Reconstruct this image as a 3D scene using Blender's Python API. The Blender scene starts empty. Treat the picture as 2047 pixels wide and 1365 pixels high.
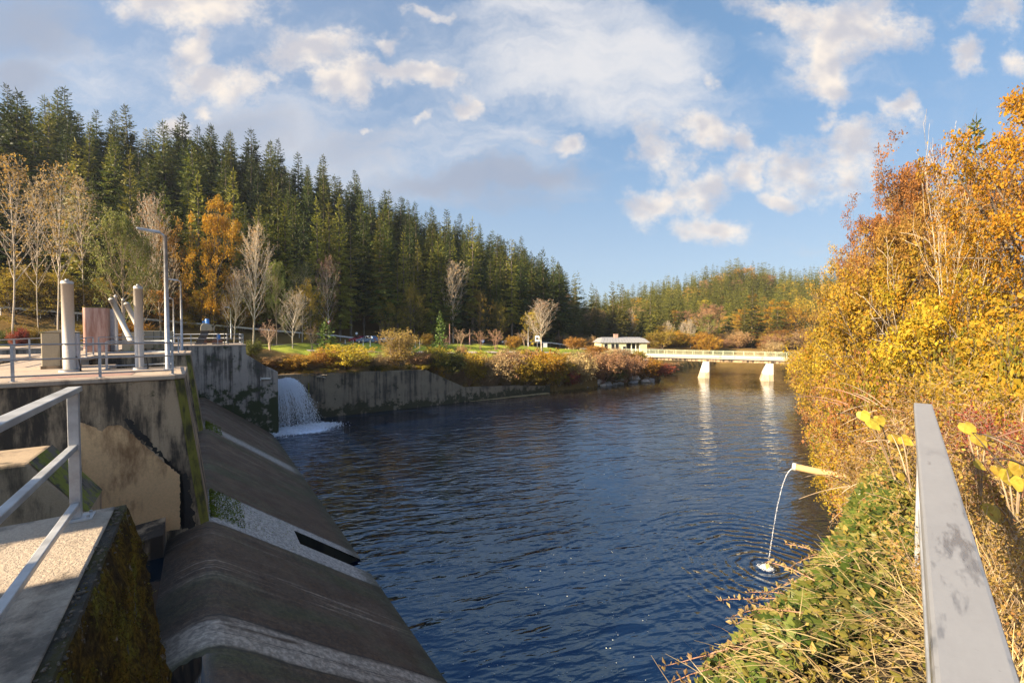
import bpy, math, random
import numpy as np
from mathutils import Vector

scene = bpy.context.scene
COL = scene.collection
RND = random.Random(11)
NPR = np.random.default_rng(11)
F, CX, CY, EZ = 850.0, 1023.5, 682.5, 11.5
PIT = math.atan(22.5 / 850.0)
TH = math.radians(36.2)
CT, ST = math.cos(TH), math.sin(TH)
DECK = 10.0

# ---------------------------------------------------------------- frames
# u runs along the weir to the far bank, v runs downstream; metres
def uv(x, y):
    return (-ST * x + CT * y, CT * x + ST * y)

def W(u, v, z=0.0):
    return Vector((-ST * u + CT * v, CT * u + ST * v, z))

def ray(px, py):
    a, b = (px - CX) / F, (CY - py) / F
    return Vector((a, math.cos(PIT) + b * math.sin(PIT), -math.sin(PIT) + b * math.cos(PIT)))

def P(px, py, Y):
    d = ray(px, py)
    return Vector((0, 0, EZ)) + d * (Y / d.y)

def G(px, py, z):
    d = ray(px, py)
    return Vector((0, 0, EZ)) + d * ((z - EZ) / d.z)

def PU(px, py, u):
    d = ray(px, py)
    return Vector((0, 0, EZ)) + d * (u / (-ST * d.x + CT * d.y))

# ---------------------------------------------------------------- terrain
def _ip(x, a, b):
    return np.interp(x, a, b)

def uL(v):
    return _ip(v, [-100, 88, 93, 120, 150, 200], [59.5, 59.5, 66, 73, 78, 85])

def uR(v):
    return _ip(v, [-200, 2, 6, 35, 56, 97, 110, 142, 160, 220], [0, 0, .3, 8.3, 15.2, 28.5, 31, 44, 51, 60])

def zroad(v):
    return _ip(v, [-100, 28, 61, 87, 100, 200], [8.8, 8.8, 7.7, 5.9, 5.2, 5])

def ground(x, y):
    x = np.asarray(x, float); y = np.asarray(y, float)
    u = -ST * x + CT * y; v = CT * x + ST * y
    L, Rr = uL(v) + _ip(v, [40, 56], [1.7, 0]), uR(v)
    # left bank, knot by knot
    zramp = zroad(v) + np.clip(.098 * (28 - v), 0, 7)
    us = [L, L + 5, L + 14, np.maximum(L + 20, 84), np.maximum(L + 27, 91), np.maximum(L + 31, 95), np.maximum(L + 37, 101), np.full_like(v, 165), np.full_like(v, 400)]
    zh = _ip(v, [-120, -41, 24, 76, 114, 145, 156, 175], [43, 48, 47, 35, 28, 16, 5, 5])
    zs = [_ip(v, [-100, 3, 8, 12, 28, 36, 50, 60, 200], [9.8, 9.8, 6.4, 6.0, 5.4, 2.6, 1.5, .8, .6]),
          _ip(v, [-100, 3, 15, 40, 60, 90, 200], [9.8, 9.7, 7.2, 6.2, 4.8, 4.2, 3.5]),
          _ip(v, [-100, 3, 15, 40, 60, 87, 200], [9.6, 9.3, 8.0, 6.8, 6.2, 5.2, 4.8]),
          zroad(v), zroad(v), zramp, zramp + .6, zh, zh - 30]
    zl = np.where(u >= L, zs[0], -2.5)
    for k in range(len(us) - 1):
        m = np.clip((u - us[k]) / np.maximum(us[k + 1] - us[k], .01), 0, 1)
        if k == 6:
            m = m * .55 + .45 * (3 * m * m - 2 * m ** 3)
        zl = np.where(u >= us[k], zs[k] + (zs[k + 1] - zs[k]) * m, zl)
    # right bank
    d = Rr - u
    zr = np.full_like(v, -2.5)
    k0 = _ip(v, [3, 6, 12, 200], [9.7, 6.5, .2, .2])
    k1 = _ip(v, [3, 9, 20, 60, 200], [9.8, 8.6, 6.2, 4.6, 4.5])
    k2 = np.full_like(v, 9.0); k3 = np.full_like(v, 30.0)
    for a, b, za, zb in ((0, 6, k0, k1), (6, 25, k1, k2), (25, 130, k2, k3)):
        m = np.clip((d - a) / (b - a), 0, 1)
        zr = np.where(d >= a, za + (zb - za) * m, zr)
    # far end of the reach and the hill beyond the bridge
    s = x / np.maximum(y, 1)
    amp = _ip(s, [-.1, .12, .2, .33, .44, .54, .66, .8, 1.1], [0, 3, 9, 23, 32, 41, 33, 31, 36])
    e = y - 147
    hill = np.clip((y - 185) / 170, 0, 1)
    hill = hill * hill * (3 - 2 * hill)
    zf = np.where(e > 0, -.5 + np.clip(e / 9, 0, 1) * 5.0 + amp * hill, -2.5)
    return np.maximum(np.maximum(zl, zr), zf)

def gz(x, y):
    return float(ground(np.array([x]), np.array([y]))[0])

def hit(px, py, y0=12.0, y1=420.0):
    """where the sight line through a photo pixel meets the ground"""
    d = ray(px, py)
    ys = np.linspace(y0, y1, 4000)
    t = ys / d.y
    z = EZ + d.z * t
    g = ground(d.x * t, ys)
    idx = np.nonzero((z <= g) & (g > -1))[0]
    if len(idx) == 0:
        return None
    k = idx[0]
    return Vector((d.x * t[k], ys[k], g[k]))

# ---------------------------------------------------------------- meshes
class MB:
    def __init__(s):
        s.v = []; s.f = []; s.sm = []

    def add(s, vs, fs, smooth=False):
        b = len(s.v)
        s.v += [tuple(q) for q in vs]
        s.f += [tuple(b + i for i in q) for q in fs]
        s.sm += [smooth] * len(fs)
        return s

    def box(s, x0, x1, y0, y1, z0, z1):
        vs = [(x, y, z) for z in (z0, z1) for x, y in ((x0, y0), (x1, y0), (x1, y1), (x0, y1))]
        return s.add(vs, [(3, 2, 1, 0), (4, 5, 6, 7), (0, 1, 5, 4), (1, 2, 6, 5), (2, 3, 7, 6), (3, 0, 4, 7)])

    def bar(s, p, q, w, h, up=(0, 0, 1)):
        p, q = Vector(p), Vector(q)
        d = (q - p).normalized()
        sd = d.cross(Vector(up))
        if sd.length < 1e-4:
            sd = d.cross(Vector((1, 0, 0)))
        sd.normalize(); n = sd.cross(d)
        vs = []
        for c in (p, q):
            for a, b in ((-1, -1), (1, -1), (1, 1), (-1, 1)):
                vs.append(c + sd * (a * w / 2) + n * (b * h / 2))
        return s.add(vs, [(3, 2, 1, 0), (4, 5, 6, 7), (0, 1, 5, 4), (1, 2, 6, 5), (2, 3, 7, 6), (3, 0, 4, 7)])

    def tube(s, pts, radii, n=8, caps=True):
        pts = [Vector(q) for q in pts]
        if not hasattr(radii, '__len__'):
            radii = [radii] * len(pts)
        vs, fs = [], []
        ref = None
        for i, p in enumerate(pts):
            d = (pts[min(i + 1, len(pts) - 1)] - pts[max(i - 1, 0)])
            if d.length < 1e-9:
                d = Vector((0, 0, 1))
            d.normalize()
            if ref is None or abs(ref.dot(d)) > .95:
                ref = Vector((0, 0, 1)) if abs(d.z) < .9 else Vector((1, 0, 0))
            a = d.cross(ref).normalized(); b = d.cross(a)
            ref = a.cross(d) * -1 if False else ref
            for k in range(n):
                t = 2 * math.pi * k / n
                vs.append(p + (a * math.cos(t) + b * math.sin(t)) * radii[i])
        for i in range(len(pts) - 1):
            for k in range(n):
                k2 = (k + 1) % n
                fs.append((i * n + k, i * n + k2, (i + 1) * n + k2, (i + 1) * n + k))
        s.add(vs, fs, True)
        if caps:
            b = len(s.v) - len(vs)
            s.f.append(tuple(b + k for k in range(n))); s.sm.append(False)
            e = b + (len(pts) - 1) * n
            s.f.append(tuple(e + n - 1 - k for k in range(n))); s.sm.append(False)
        return s

    def prism(s, poly, z0, z1):
        n = len(poly)
        vs = [(x, y, z0) for x, y in poly] + [(x, y, z1) for x, y in poly]
        fs = [tuple(range(n - 1, -1, -1)), tuple(range(n, 2 * n))]
        fs += [(i, (i + 1) % n, n + (i + 1) % n, n + i) for i in range(n)]
        return s.add(vs, fs)

    def loft(s, A, B):
        """two equal rings of points joined into a closed solid"""
        n = len(A)
        fs = [tuple(range(n - 1, -1, -1)), tuple(range(n, 2 * n))]
        fs += [(i, (i + 1) % n, n + (i + 1) % n, n + i) for i in range(n)]
        return s.add(list(A) + list(B), fs)

    def rock(s, c, r, rng, sq=(1, 1, .7)):
        n, m = 10, 6
        vs = []
        ph = [rng.uniform(0, 6) for _ in range(6)]
        for j in range(m + 1):
            la = math.pi * j / m - math.pi / 2
            for i in range(n):
                lo = 2 * math.pi * i / n
                q = Vector((math.cos(la) * math.cos(lo), math.cos(la) * math.sin(lo), math.sin(la)))
                k = 1 + .16 * math.sin(3 * q.x + ph[0]) + .14 * math.sin(4 * q.y + ph[1]) + .12 * math.sin(5 * q.z + ph[2]) + rng.uniform(-.07, .07)
                vs.append((c[0] + q.x * r * k * sq[0], c[1] + q.y * r * k * sq[1], c[2] + q.z * r * k * sq[2]))
        fs = [(j * n + i, j * n + (i + 1) % n, (j + 1) * n + (i + 1) % n, (j + 1) * n + i) for j in range(m) for i in range(n)]
        return s.add(vs, fs)

    def mesh(s, name, mat):
        me = bpy.data.meshes.new(name)
        me.from_pydata(s.v, [], s.f)
        me.polygons.foreach_set('use_smooth', s.sm)
        me.materials.append(mat)
        me.update()
        return me

    def build(s, name, mat, parent=None, bevel=0, loc=None, rz=0):
        o = bpy.data.objects.new(name, s.mesh(name, mat))
        COL.objects.link(o)
        if parent:
            o.parent = parent
        if loc is not None:
            o.location = loc
        o.rotation_euler.z = rz
        if bevel:
            b = o.modifiers.new('b', 'BEVEL'); b.width = bevel; b.segments = 2; b.limit_method = 'ANGLE'
        return o

def np_mesh(name, V, Fq, mat, smooth=False):
    me = bpy.data.meshes.new(name)
    V = np.ascontiguousarray(V, dtype=np.float32); Fq = np.ascontiguousarray(Fq, dtype=np.int32)
    k = Fq.shape[1]; m = Fq.shape[0]
    me.vertices.add(len(V)); me.vertices.foreach_set('co', V.ravel())
    me.loops.add(m * k); me.loops.foreach_set('vertex_index', Fq.ravel())
    me.polygons.add(m); me.polygons.foreach_set('loop_start', np.arange(m, dtype=np.int32) * k)
    me.polygons.foreach_set('use_smooth', np.full(m, smooth))
    me.update(calc_edges=True)
    me.validate()
    if mat:
        me.materials.append(mat)
    return me

def link(name, me, parent=None, loc=None, rz=0, sc=None):
    o = bpy.data.objects.new(name, me); COL.objects.link(o)
    if parent: o.parent = parent
    if loc is not None: o.location = loc
    o.rotation_euler.z = rz
    if sc is not None: o.scale = sc if hasattr(sc, '__len__') else (sc, sc, sc)
    return o

def tag(o, label=None, cat=None, group=None, kind=None):
    if label: o['label'] = label
    if cat: o['category'] = cat
    if group: o['group'] = group
    if kind: o['kind'] = kind
    return o

def thing(name, label, cat, loc=(0, 0, 0), rz=0, group=None):
    o = bpy.data.objects.new(name, None); COL.objects.link(o)
    o.location = loc; o.rotation_euler.z = rz
    return tag(o, label, cat, group)

def dup(root, loc, rz=0, sc=1, label=None, group=None):
    r = root.copy(); COL.objects.link(r)
    r.location = loc; r.rotation_euler.z = rz
    r.scale = sc if hasattr(sc, '__len__') else (sc, sc, sc)
    if label: r['label'] = label
    if group: r['group'] = group
    for ch in list(root.children):
        c = ch.copy(); COL.objects.link(c); c.parent = r
        for g in ch.children:
            k = g.copy(); COL.objects.link(k); k.parent = c
    return r

# ---------------------------------------------------------------- materials
def nd(nt, typ, ins=None, **at):
    n = nt.nodes.new(typ)
    for k, v in at.items():
        setattr(n, k, v)
    for k, v in (ins or {}).items():
        s = n.inputs[k]
        if isinstance(v, bpy.types.NodeSocket):
            nt.links.new(v, s)
        else:
            if hasattr(v, '__len__') and s.type == 'RGBA' and len(v) == 3:
                v = (*v, 1)
            s.default_value = v
    return n

def newmat(name):
    m = bpy.data.materials.new(name); m.use_nodes = True
    nt = m.node_tree
    return m, nt, nt.nodes['Principled BSDF']

def noise(nt, co, scale, detail=4, rough=.6, vec=None, dist=0):
    if vec:
        co = nd(nt, 'ShaderNodeMapping', {0: co, 'Scale': vec}).outputs[0]
    return nd(nt, 'ShaderNodeTexNoise', {'Vector': co, 'Scale': scale, 'Detail': detail, 'Roughness': rough, 'Distortion': dist}).outputs[0]

def rng_(nt, x, a, b, c=0.0, d=1.0, smooth=True):
    return nd(nt, 'ShaderNodeMapRange', {'Value': x, 'From Min': a, 'From Max': b, 'To Min': c, 'To Max': d},
              interpolation_type='SMOOTHSTEP' if smooth else 'LINEAR').outputs[0]

def mixc(nt, f, a, b, mode='MIX'):
    n = nd(nt, 'ShaderNodeMix', data_type='RGBA', blend_type=mode)
    for k, v in ((0, f), (6, a), (7, b)):
        if isinstance(v, bpy.types.NodeSocket): nt.links.new(v, n.inputs[k])
        else: n.inputs[k].default_value = (*v, 1) if (hasattr(v, '__len__') and len(v) == 3) else v
    return n.outputs[2]

def math_(nt, op, a, b=0.0, c=None, clamp=False):
    n = nd(nt, 'ShaderNodeMath', operation=op, use_clamp=clamp)
    for k, v in ((0, a), (1, b), (2, c)):
        if v is None: continue
        if isinstance(v, bpy.types.NodeSocket): nt.links.new(v, n.inputs[k])
        else: n.inputs[k].default_value = v
    return n.outputs[0]

def setin(nt, node, k, v):
    if isinstance(v, bpy.types.NodeSocket): nt.links.new(v, node.inputs[k])
    else: node.inputs[k].default_value = (*v, 1) if (hasattr(v, '__len__') and len(v) == 3 and node.inputs[k].type == 'RGBA') else v

def objco(nt):
    return nd(nt, 'ShaderNodeTexCoord').outputs['Object']

def bump(nt, b, h, strength=.5, dist=.02):
    n = nd(nt, 'ShaderNodeBump', {'Height': h, 'Strength': strength, 'Distance': dist})
    nt.links.new(n.outputs[0], b.inputs['Normal'])

def concrete(name, light, dark, stain=(.02, .017, .012), amt=.5, moss=None, mossamt=.0, streak=1.0, scale=1.0, rough=.9, bstr=.5, mossz=None):
    """weathered concrete: mottling, run-down streaks of black crust, moss patches"""
    m, nt, b = newmat(name)
    co = objco(nt)
    c = mixc(nt, noise(nt, co, 1.3 * scale, 6), light, dark)
    fine = noise(nt, co, 22 * scale, 5, .7)
    c = mixc(nt, rng_(nt, fine, .35, .75, 0, .35), c, tuple(k * .55 for k in dark))
    s1 = noise(nt, co, 1.0 * scale, 7, .68, (1.6, 1.6, .28 / max(streak, .2)))
    s2 = noise(nt, co, .45 * scale, 5, .6)
    s = math_(nt, 'ADD', math_(nt, 'MULTIPLY', s1, .65), math_(nt, 'MULTIPLY', s2, .35))
    f = rng_(nt, s, .60 - .28 * amt, .70 - .22 * amt)
    f = math_(nt, 'MULTIPLY', f, .92)
    c = mixc(nt, f, c, stain)
    h = fine
    if moss:
        n3 = noise(nt, co, .9 * scale, 7, .7)
        if mossz:
            z = nd(nt, 'ShaderNodeSeparateXYZ', {0: co}).outputs[2]
            n3 = math_(nt, 'ADD', n3, rng_(nt, z, mossz[0], mossz[1], .22, 0))
        fm = rng_(nt, n3, .68 - .3 * mossamt, .78 - .3 * mossamt)
        mc = mixc(nt, noise(nt, co, 9, 5), moss, tuple(k * .45 for k in moss))
        c = mixc(nt, fm, c, mc)
    setin(nt, b, 'Base Color', c)
    b.inputs['Roughness'].default_value = rough
    bump(nt, b, h, bstr, .02)
    return m

def plain(name, col, rough=.6, metal=0.0, var=.25, scale=6.0, bstr=.1):
    m, nt, b = newmat(name)
    co = objco(nt)
    n = noise(nt, co, scale, 6, .65)
    c = mixc(nt, rng_(nt, n, .3, .7), tuple(k * (1 - var) for k in col), tuple(min(1, k * (1 + var * .5)) for k in col))
    setin(nt, b, 'Base Color', c)
    setin(nt, b, 'Roughness', rng_(nt, n, .2, .8, max(rough - .12, .03), min(rough + .12, 1)))
    b.inputs['Metallic'].default_value = metal
    if bstr: bump(nt, b, noise(nt, co, scale * 6, 3), bstr, .01)
    return m

def leafmat(name, cols, trans=.35, scale=.35, rough=.6, dark=.55):
    """every leaf (mesh island) draws its own colour from the list"""
    m, nt, b = newmat(name)
    g = nd(nt, 'ShaderNodeNewGeometry').outputs['Random Per Island']
    r = nd(nt, 'ShaderNodeValToRGB', {0: g})
    cr = r.color_ramp
    n = len(cols)
    cr.elements[0].color = (*cols[0], 1); cr.elements[0].position = 0
    cr.elements[1].color = (*cols[-1], 1); cr.elements[1].position = 1
    for i in range(1, n - 1):
        e = cr.elements.new(i / (n - 1)); e.color = (*cols[i], 1)
    co = objco(nt)
    k = rng_(nt, noise(nt, co, scale, 3), .35, .65)
    oi = nd(nt, 'ShaderNodeObjectInfo').outputs['Random']
    c = mixc(nt, k, mixc(nt, 1.0, r.outputs[0], (dark, dark, dark * .9), 'MULTIPLY'), r.outputs[0])
    hs = nd(nt, 'ShaderNodeHueSaturation', {'Hue': rng_(nt, oi, 0, 1, .488, .512, False), 'Saturation': 1.0, 'Value': rng_(nt, oi, 0, 1, .8, 1.15, False), 'Color': c})
    c = hs.outputs[0]
    setin(nt, b, 'Base Color', c)
    b.inputs['Roughness'].default_value = rough
    b.inputs['Specular IOR Level'].default_value = .25
    t = nd(nt, 'ShaderNodeBsdfTranslucent', {'Color': c})
    mx = nd(nt, 'ShaderNodeMixShader', {0: trans, 1: b.outputs[0], 2: t.outputs[0]})
    nt.links.new(mx.outputs[0], nt.nodes['Material Output'].inputs[0])
    return m

def barkmat(name, a, b_, zs=.25, scale=6, sharp=(.4, .6)):
    m, nt, b = newmat(name)
    co = objco(nt)
    n = noise(nt, co, scale, 5, .65, (1, 1, zs))
    setin(nt, b, 'Base Color', mixc(nt, rng_(nt, n, *sharp), a, b_))
    b.inputs['Roughness'].default_value = .9
    bump(nt, b, n, .6, .03)
    return m
# ---------------------------------------------------------------- plants
def rvec(r):
    while True:
        q = Vector((r.uniform(-1, 1), r.uniform(-1, 1), r.uniform(-1, 1)))
        if .05 < q.length < 1:
            return q.normalized()

def off_axis(d, ang, az):
    ref = Vector((0, 0, 1)) if abs(d.z) < .9 else Vector((1, 0, 0))
    a = d.cross(ref).normalized(); b = d.cross(a)
    return (d * math.cos(ang) + (a * math.cos(az) + b * math.sin(az)) * math.sin(ang)).normalized()

def grow(r, mb, twigs, p, d, L, rad, dep, S):
    """S: per-depth lists seg, jit, up, nb, t0, ang, lr; last depth carries leaves"""
    n = S['seg'][dep]
    pts = [Vector(p)]
    for i in range(n):
        d = (d + rvec(r) * S['jit'][dep] + Vector((0, 0, S['up'][dep]))).normalized()
        pts.append(pts[-1] + d * (L / n))
    last = dep == len(S['seg']) - 1
    end = S.get('tip', .25)
    radii = [max(rad * (1 - (1 - end) * i / n), S.get('minr', .006)) for i in range(n + 1)]
    mb.tube(pts, radii, S['sides'][dep], caps=False)
    if dep >= S.get('leafdep', len(S['seg']) - 1):
        twigs.append((pts, L))
    if last:
        return
    nb = S['nb'][dep]
    a0 = r.uniform(0, 6.28)
    for k in range(nb):
        t = S['t0'][dep] + (S.get('t1', 1.0) - S['t0'][dep]) * (k + r.uniform(0, .9)) / nb
        x = t * n; i = min(int(x), n - 1)
        q = pts[i].lerp(pts[i + 1], x - i)
        dd = (pts[i + 1] - pts[i]).normalized()
        ang = math.radians(S['ang'][dep]) * r.uniform(.7, 1.25)
        if dep == 0: ang *= S.get('angtop', 1.0) * t + (1 - t)
        cd = off_axis(dd, ang, a0 + k * 2.4 + r.uniform(-.5, .5))
        shape = S['shape'](t) if dep == 0 else (1.1 - .6 * t)
        cl = L * S['lr'][dep] * shape * r.uniform(.75, 1.2)
        cr = min(radii[i] * .6, rad * S.get('rr', .42)) * (.6 + .4 * shape)
        grow(r, mb, twigs, q, cd, cl, cr, dep + 1, S)

def leaves(twigs, per, size, spread, rng, droop=.3, wid=.7, cover=1.0, jl=.5, keep=None):
    """small folded leaf faces set round the twigs"""
    P0, D0 = [], []
    for pts, L in twigs:
        if keep and not keep(pts): continue
        if rng.random() > cover: continue
        m = max(1, int(per * (.6 + .8 * rng.random())))
        for _ in range(m):
            x = rng.random() ** .7 * (len(pts) - 1); i = min(int(x), len(pts) - 2)
            P0.append(pts[i].lerp(pts[i + 1], x - i)); D0.append((pts[i + 1] - pts[i]).normalized())
    if not P0: return np.zeros((0, 3)), np.zeros((0, 4), int)
    return leaf_arrays(np.array([tuple(q) for q in P0]), np.array([tuple(q) for q in D0]), size, spread, droop, wid, jl)

def leaf_arrays(c, d, size, spread, droop=.3, wid=.7, jl=.5, nj=.9):
    n = len(c)
    c = c + NPR.normal(0, spread, (n, 3))
    d = d + NPR.normal(0, nj, (n, 3)); d[:, 2] -= droop
    d /= np.linalg.norm(d, axis=1)[:, None]
    q = NPR.normal(0, 1, (n, 3)); s = np.cross(d, q); s /= np.linalg.norm(s, axis=1)[:, None] + 1e-9
    nn = np.cross(d, s)
    z = size * (1 + jl * NPR.uniform(-1, 1, n))[:, None]
    V = np.empty((n, 4, 3))
    V[:, 0] = c
    V[:, 1] = c + d * z * .45 + s * z * wid * .5 + nn * z * .12
    V[:, 2] = c + d * z
    V[:, 3] = c + d * z * .45 - s * z * wid * .5 + nn * z * .12
    return V.reshape(-1, 3), np.arange(n * 4).reshape(n, 4)

def join(parts):
    V, Fq, b = [], [], 0
    for v, f in parts:
        V.append(v); Fq.append(f + b); b += len(v)
    return np.concatenate(V), np.concatenate(Fq)

def tree_proto(name, seed, H, S, per, lsize, spread, bark, leaf, r0=None, d0=(0, 0, 1), wid=.75, cover=1, droop=.3, nstem=1, lean=.35, keep=None):
    """returns (trunk mesh, crown mesh or None)"""
    r = random.Random(seed)
    mb = MB(); tw = []
    for k in range(nstem):
        d = Vector(d0)
        p = Vector((0, 0, -.3))
        if nstem > 1:
            a = 6.283 * k / nstem + r.uniform(-.4, .4)
            d = Vector((math.cos(a) * lean * r.uniform(.3, 1.3), math.sin(a) * lean * r.uniform(.3, 1.3), 1)).normalized()
            p += Vector((math.cos(a), math.sin(a), 0)) * .03 * H
        grow(r, mb, tw, p, d, (H + .3) * (1 if nstem == 1 else r.uniform(.7, 1.05)), r0 or H * .014, 0, S)
    tr = mb.mesh(name + '_trunk', bark)
    cr = None
    if per:
        V, Fq = leaves(tw, per, lsize, spread, r, droop, wid, cover, keep=keep)
        cr = np_mesh(name + '_crown', V, Fq, leaf)
    return tr, cr

def spruce_proto(name, seed, H, Rm, bare, bark, leaf, dens=1.0, sparse=0.0):
    r = random.Random(seed)
    mb = MB()
    mb.tube([(0, 0, -1.5), (.05, 0, H * .3), (0, .05, H * .7), (0, 0, H)], [H * .011, H * .009, H * .005, .02], 7)
    C0, D0, S0, W0 = [], [], [], []
    nw = int(H / .62 * dens)
    for j in range(nw):
        t = bare + (1 - bare) * (j + r.uniform(-.3, .3)) / nw
        z = t * H
        tt = (t - bare) / (1 - bare)
        Lb = Rm * (1 - tt) ** .84 * (.45 + .55 * min(1, tt * 6 + .3)) + .25
        nb = 7 if tt < .8 else 5
        a0 = r.uniform(0, 6.28)
        for k in range(nb):
            if r.random() < sparse: continue
            a = a0 + 6.283 * k / nb + r.uniform(-.35, .35)
            L = Lb * r.uniform(.6, 1.25)
            rise = -.60 + .95 * tt + r.uniform(-.15, .15)
            d = Vector((math.cos(a), math.sin(a), rise)).normalized()
            sd = Vector((-math.sin(a), math.cos(a), 0))
            zz = z + r.uniform(-.25, .25)
            tip = d * L
            # upswept end of a drooping limb
            ns = max(3, int(L / .38))
            for q in range(ns + 1):
                x = (q + .6) / (ns + .6)
                if x < .18: continue
                c = Vector((0, 0, zz)) + tip * x + Vector((0, 0, .22 * L * (x * x - x)))
                w = L * .34 * (1.15 - x) + .22
                if q == ns:
                    C0.append(c - d * .15); D0.append(d + Vector((0, 0, .25))); S0.append(.45 + .12 * L); W0.append(.42)
                    continue
                for sg in (-1, 1):
                    C0.append(c); D0.append(sd * sg + d * .75 + Vector((0, 0, -.28 + r.uniform(-.25, .2))))
                    S0.append(w * r.uniform(.75, 1.3)); W0.append(.46)
                if r.random() < .9:
                    C0.append(c); D0.append(d * .35 + Vector((r.uniform(-.35, .35), r.uniform(-.35, .35), -.8))); S0.append(w * .85); W0.append(.5)
    C0.append(Vector((0, 0, H - .3))); D0.append(Vector((0, 0, 1))); S0.append(1.0); W0.append(.15)
    c = np.array([tuple(q) for q in C0]); d = np.array([tuple(q) for q in D0]); z = np.array(S0)[:, None]; w = np.array(W0)[:, None]
    n = len(c)
    d = d + NPR.normal(0, .12, (n, 3)); d /= np.linalg.norm(d, axis=1)[:, None]
    up = np.tile([[0, 0, 1.]], (n, 1)) + NPR.normal(0, .95, (n, 3))
    s = np.cross(d, up); s /= np.linalg.norm(s, axis=1)[:, None]
    V = np.empty((n, 4, 3))
    dn = np.array([[0, 0, -1.]])
    V[:, 0] = c; V[:, 1] = c + d * z * .5 + s * z * w * .5 + dn * z * .08
    V[:, 2] = c + d * z; V[:, 3] = c + d * z * .5 - s * z * w * .5 + dn * z * .08
    V = V.reshape(-1, 3); Fq = np.arange(n * 4).reshape(n, 4)
    return mb.mesh(name + '_trunk', bark), np_mesh(name + '_crown', V, Fq, leaf)

def place(name, proto, loc, label, cat, group=None, rz=None, sc=1, matl=None):
    o = thing(name, label, cat, loc, RND.uniform(0, 6.28) if rz is None else rz, group)
    o.scale = sc if hasattr(sc, '__len__') else (sc, sc, sc)
    link('trunk', proto[0], o)
    if proto[1]: link('crown', proto[1], o)
    return o

egg = lambda t: .35 + .95 * math.sin(math.pi * min(1, max(0, (t - .1) / .95)) ** .8)
cone = lambda t: 1.15 - .85 * t
fan = lambda t: .75 + .35 * (1 - abs(2 * t - 1.1))

S_DECID = dict(seg=[9, 5, 4, 3], jit=[.06, .18, .25, .3], up=[.05, .10, .06, 0.0], nb=[24, 6, 5], t0=[.22, .25, .2], ang=[62, 42, 45], lr=[.36, .5, .5], sides=[8, 5, 3, 3], shape=egg, angtop=.55)
S_BROAD = dict(seg=[8, 6, 4, 3], jit=[.08, .2, .25, .3], up=[.04, .10, .05, -.02], nb=[22, 7, 6], t0=[.12, .25, .2], ang=[68, 45, 45], lr=[.46, .48, .5], sides=[8, 5, 3, 3], shape=egg, angtop=.5)
S_BIRCH = dict(seg=[10, 5, 4, 3], jit=[.05, .15, .25, .3], up=[.05, .12, -.02, -.15], nb=[24, 5, 4], t0=[.38, .3, .2], ang=[48, 40, 45], lr=[.24, .5, .55], sides=[8, 4, 3, 3], shape=egg, angtop=.6)
S_BARE = dict(seg=[9, 6, 5, 4], jit=[.05, .10, .16, .2], up=[.04, .13, .10, .04], nb=[26, 7, 5], t0=[.22, .2, .2], ang=[48, 34, 36], lr=[.34, .5, .5], sides=[8, 5, 3, 3], shape=egg, angtop=.5, minr=.012)
S_SHRUB = dict(seg=[6, 4, 3], jit=[.12, .22, .3], up=[.06, .06, 0], nb=[9, 6], t0=[.18, .2], ang=[44, 45], lr=[.45, .5], sides=[4, 3, 3], shape=fan, minr=.006)
S_UPRIGHT = dict(seg=[6, 4, 3], jit=[.06, .12, .2], up=[.08, .14, .1], nb=[10, 5], t0=[.15, .2], ang=[30, 35], lr=[.40, .45], sides=[4, 3, 3], shape=fan, minr=.008)
S_VASE = dict(seg=[6, 5, 4], jit=[.12, .18, .25], up=[.02, .04, .04], nb=[9, 7], t0=[.3, .25], ang=[42, 42], lr=[.5, .45], sides=[5, 4, 3], shape=fan, minr=.012)
# ---------------------------------------------------------------- camera, light, sky
cam = bpy.data.cameras.new('camera'); co = bpy.data.objects.new('camera', cam); COL.objects.link(co)
cam.sensor_width = 36; cam.lens = 36 * F / 2047; cam.clip_end = 3000; cam.clip_start = .05
co.location = (0, 0, EZ); co.rotation_euler = (math.pi / 2 - PIT, 0, 0)
scene.camera = co
SUN_AZ, SUN_EL = math.radians(-121), math.radians(25)
sd = bpy.data.lights.new('sun', 'SUN'); sd.energy = 5.0; sd.angle = math.radians(.5); sd.color = (1, .82, .58)
so = bpy.data.objects.new('sun', sd); COL.objects.link(so)
tosun = Vector((math.sin(SUN_AZ) * math.cos(SUN_EL), math.cos(SUN_AZ) * math.cos(SUN_EL), math.sin(SUN_EL)))
so.rotation_euler = tosun.to_track_quat('Z', 'Y').to_euler()
so.location = (-60, -30, 60)
scene.view_settings.view_transform = 'Standard'; scene.view_settings.look = 'None'
scene.view_settings.exposure = 1.75; scene.view_settings.gamma = 1
scene.render.engine = 'CYCLES'
cy = scene.cycles
cy.use_denoising = True; cy.max_bounces = 6; cy.diffuse_bounces = 3; cy.glossy_bounces = 3; cy.transmission_bounces = 4; cy.volume_bounces = 0
cy.transparent_max_bounces = 6; cy.caustics_reflective = False; cy.caustics_refractive = False
cy.sample_clamp_indirect = 6

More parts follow.
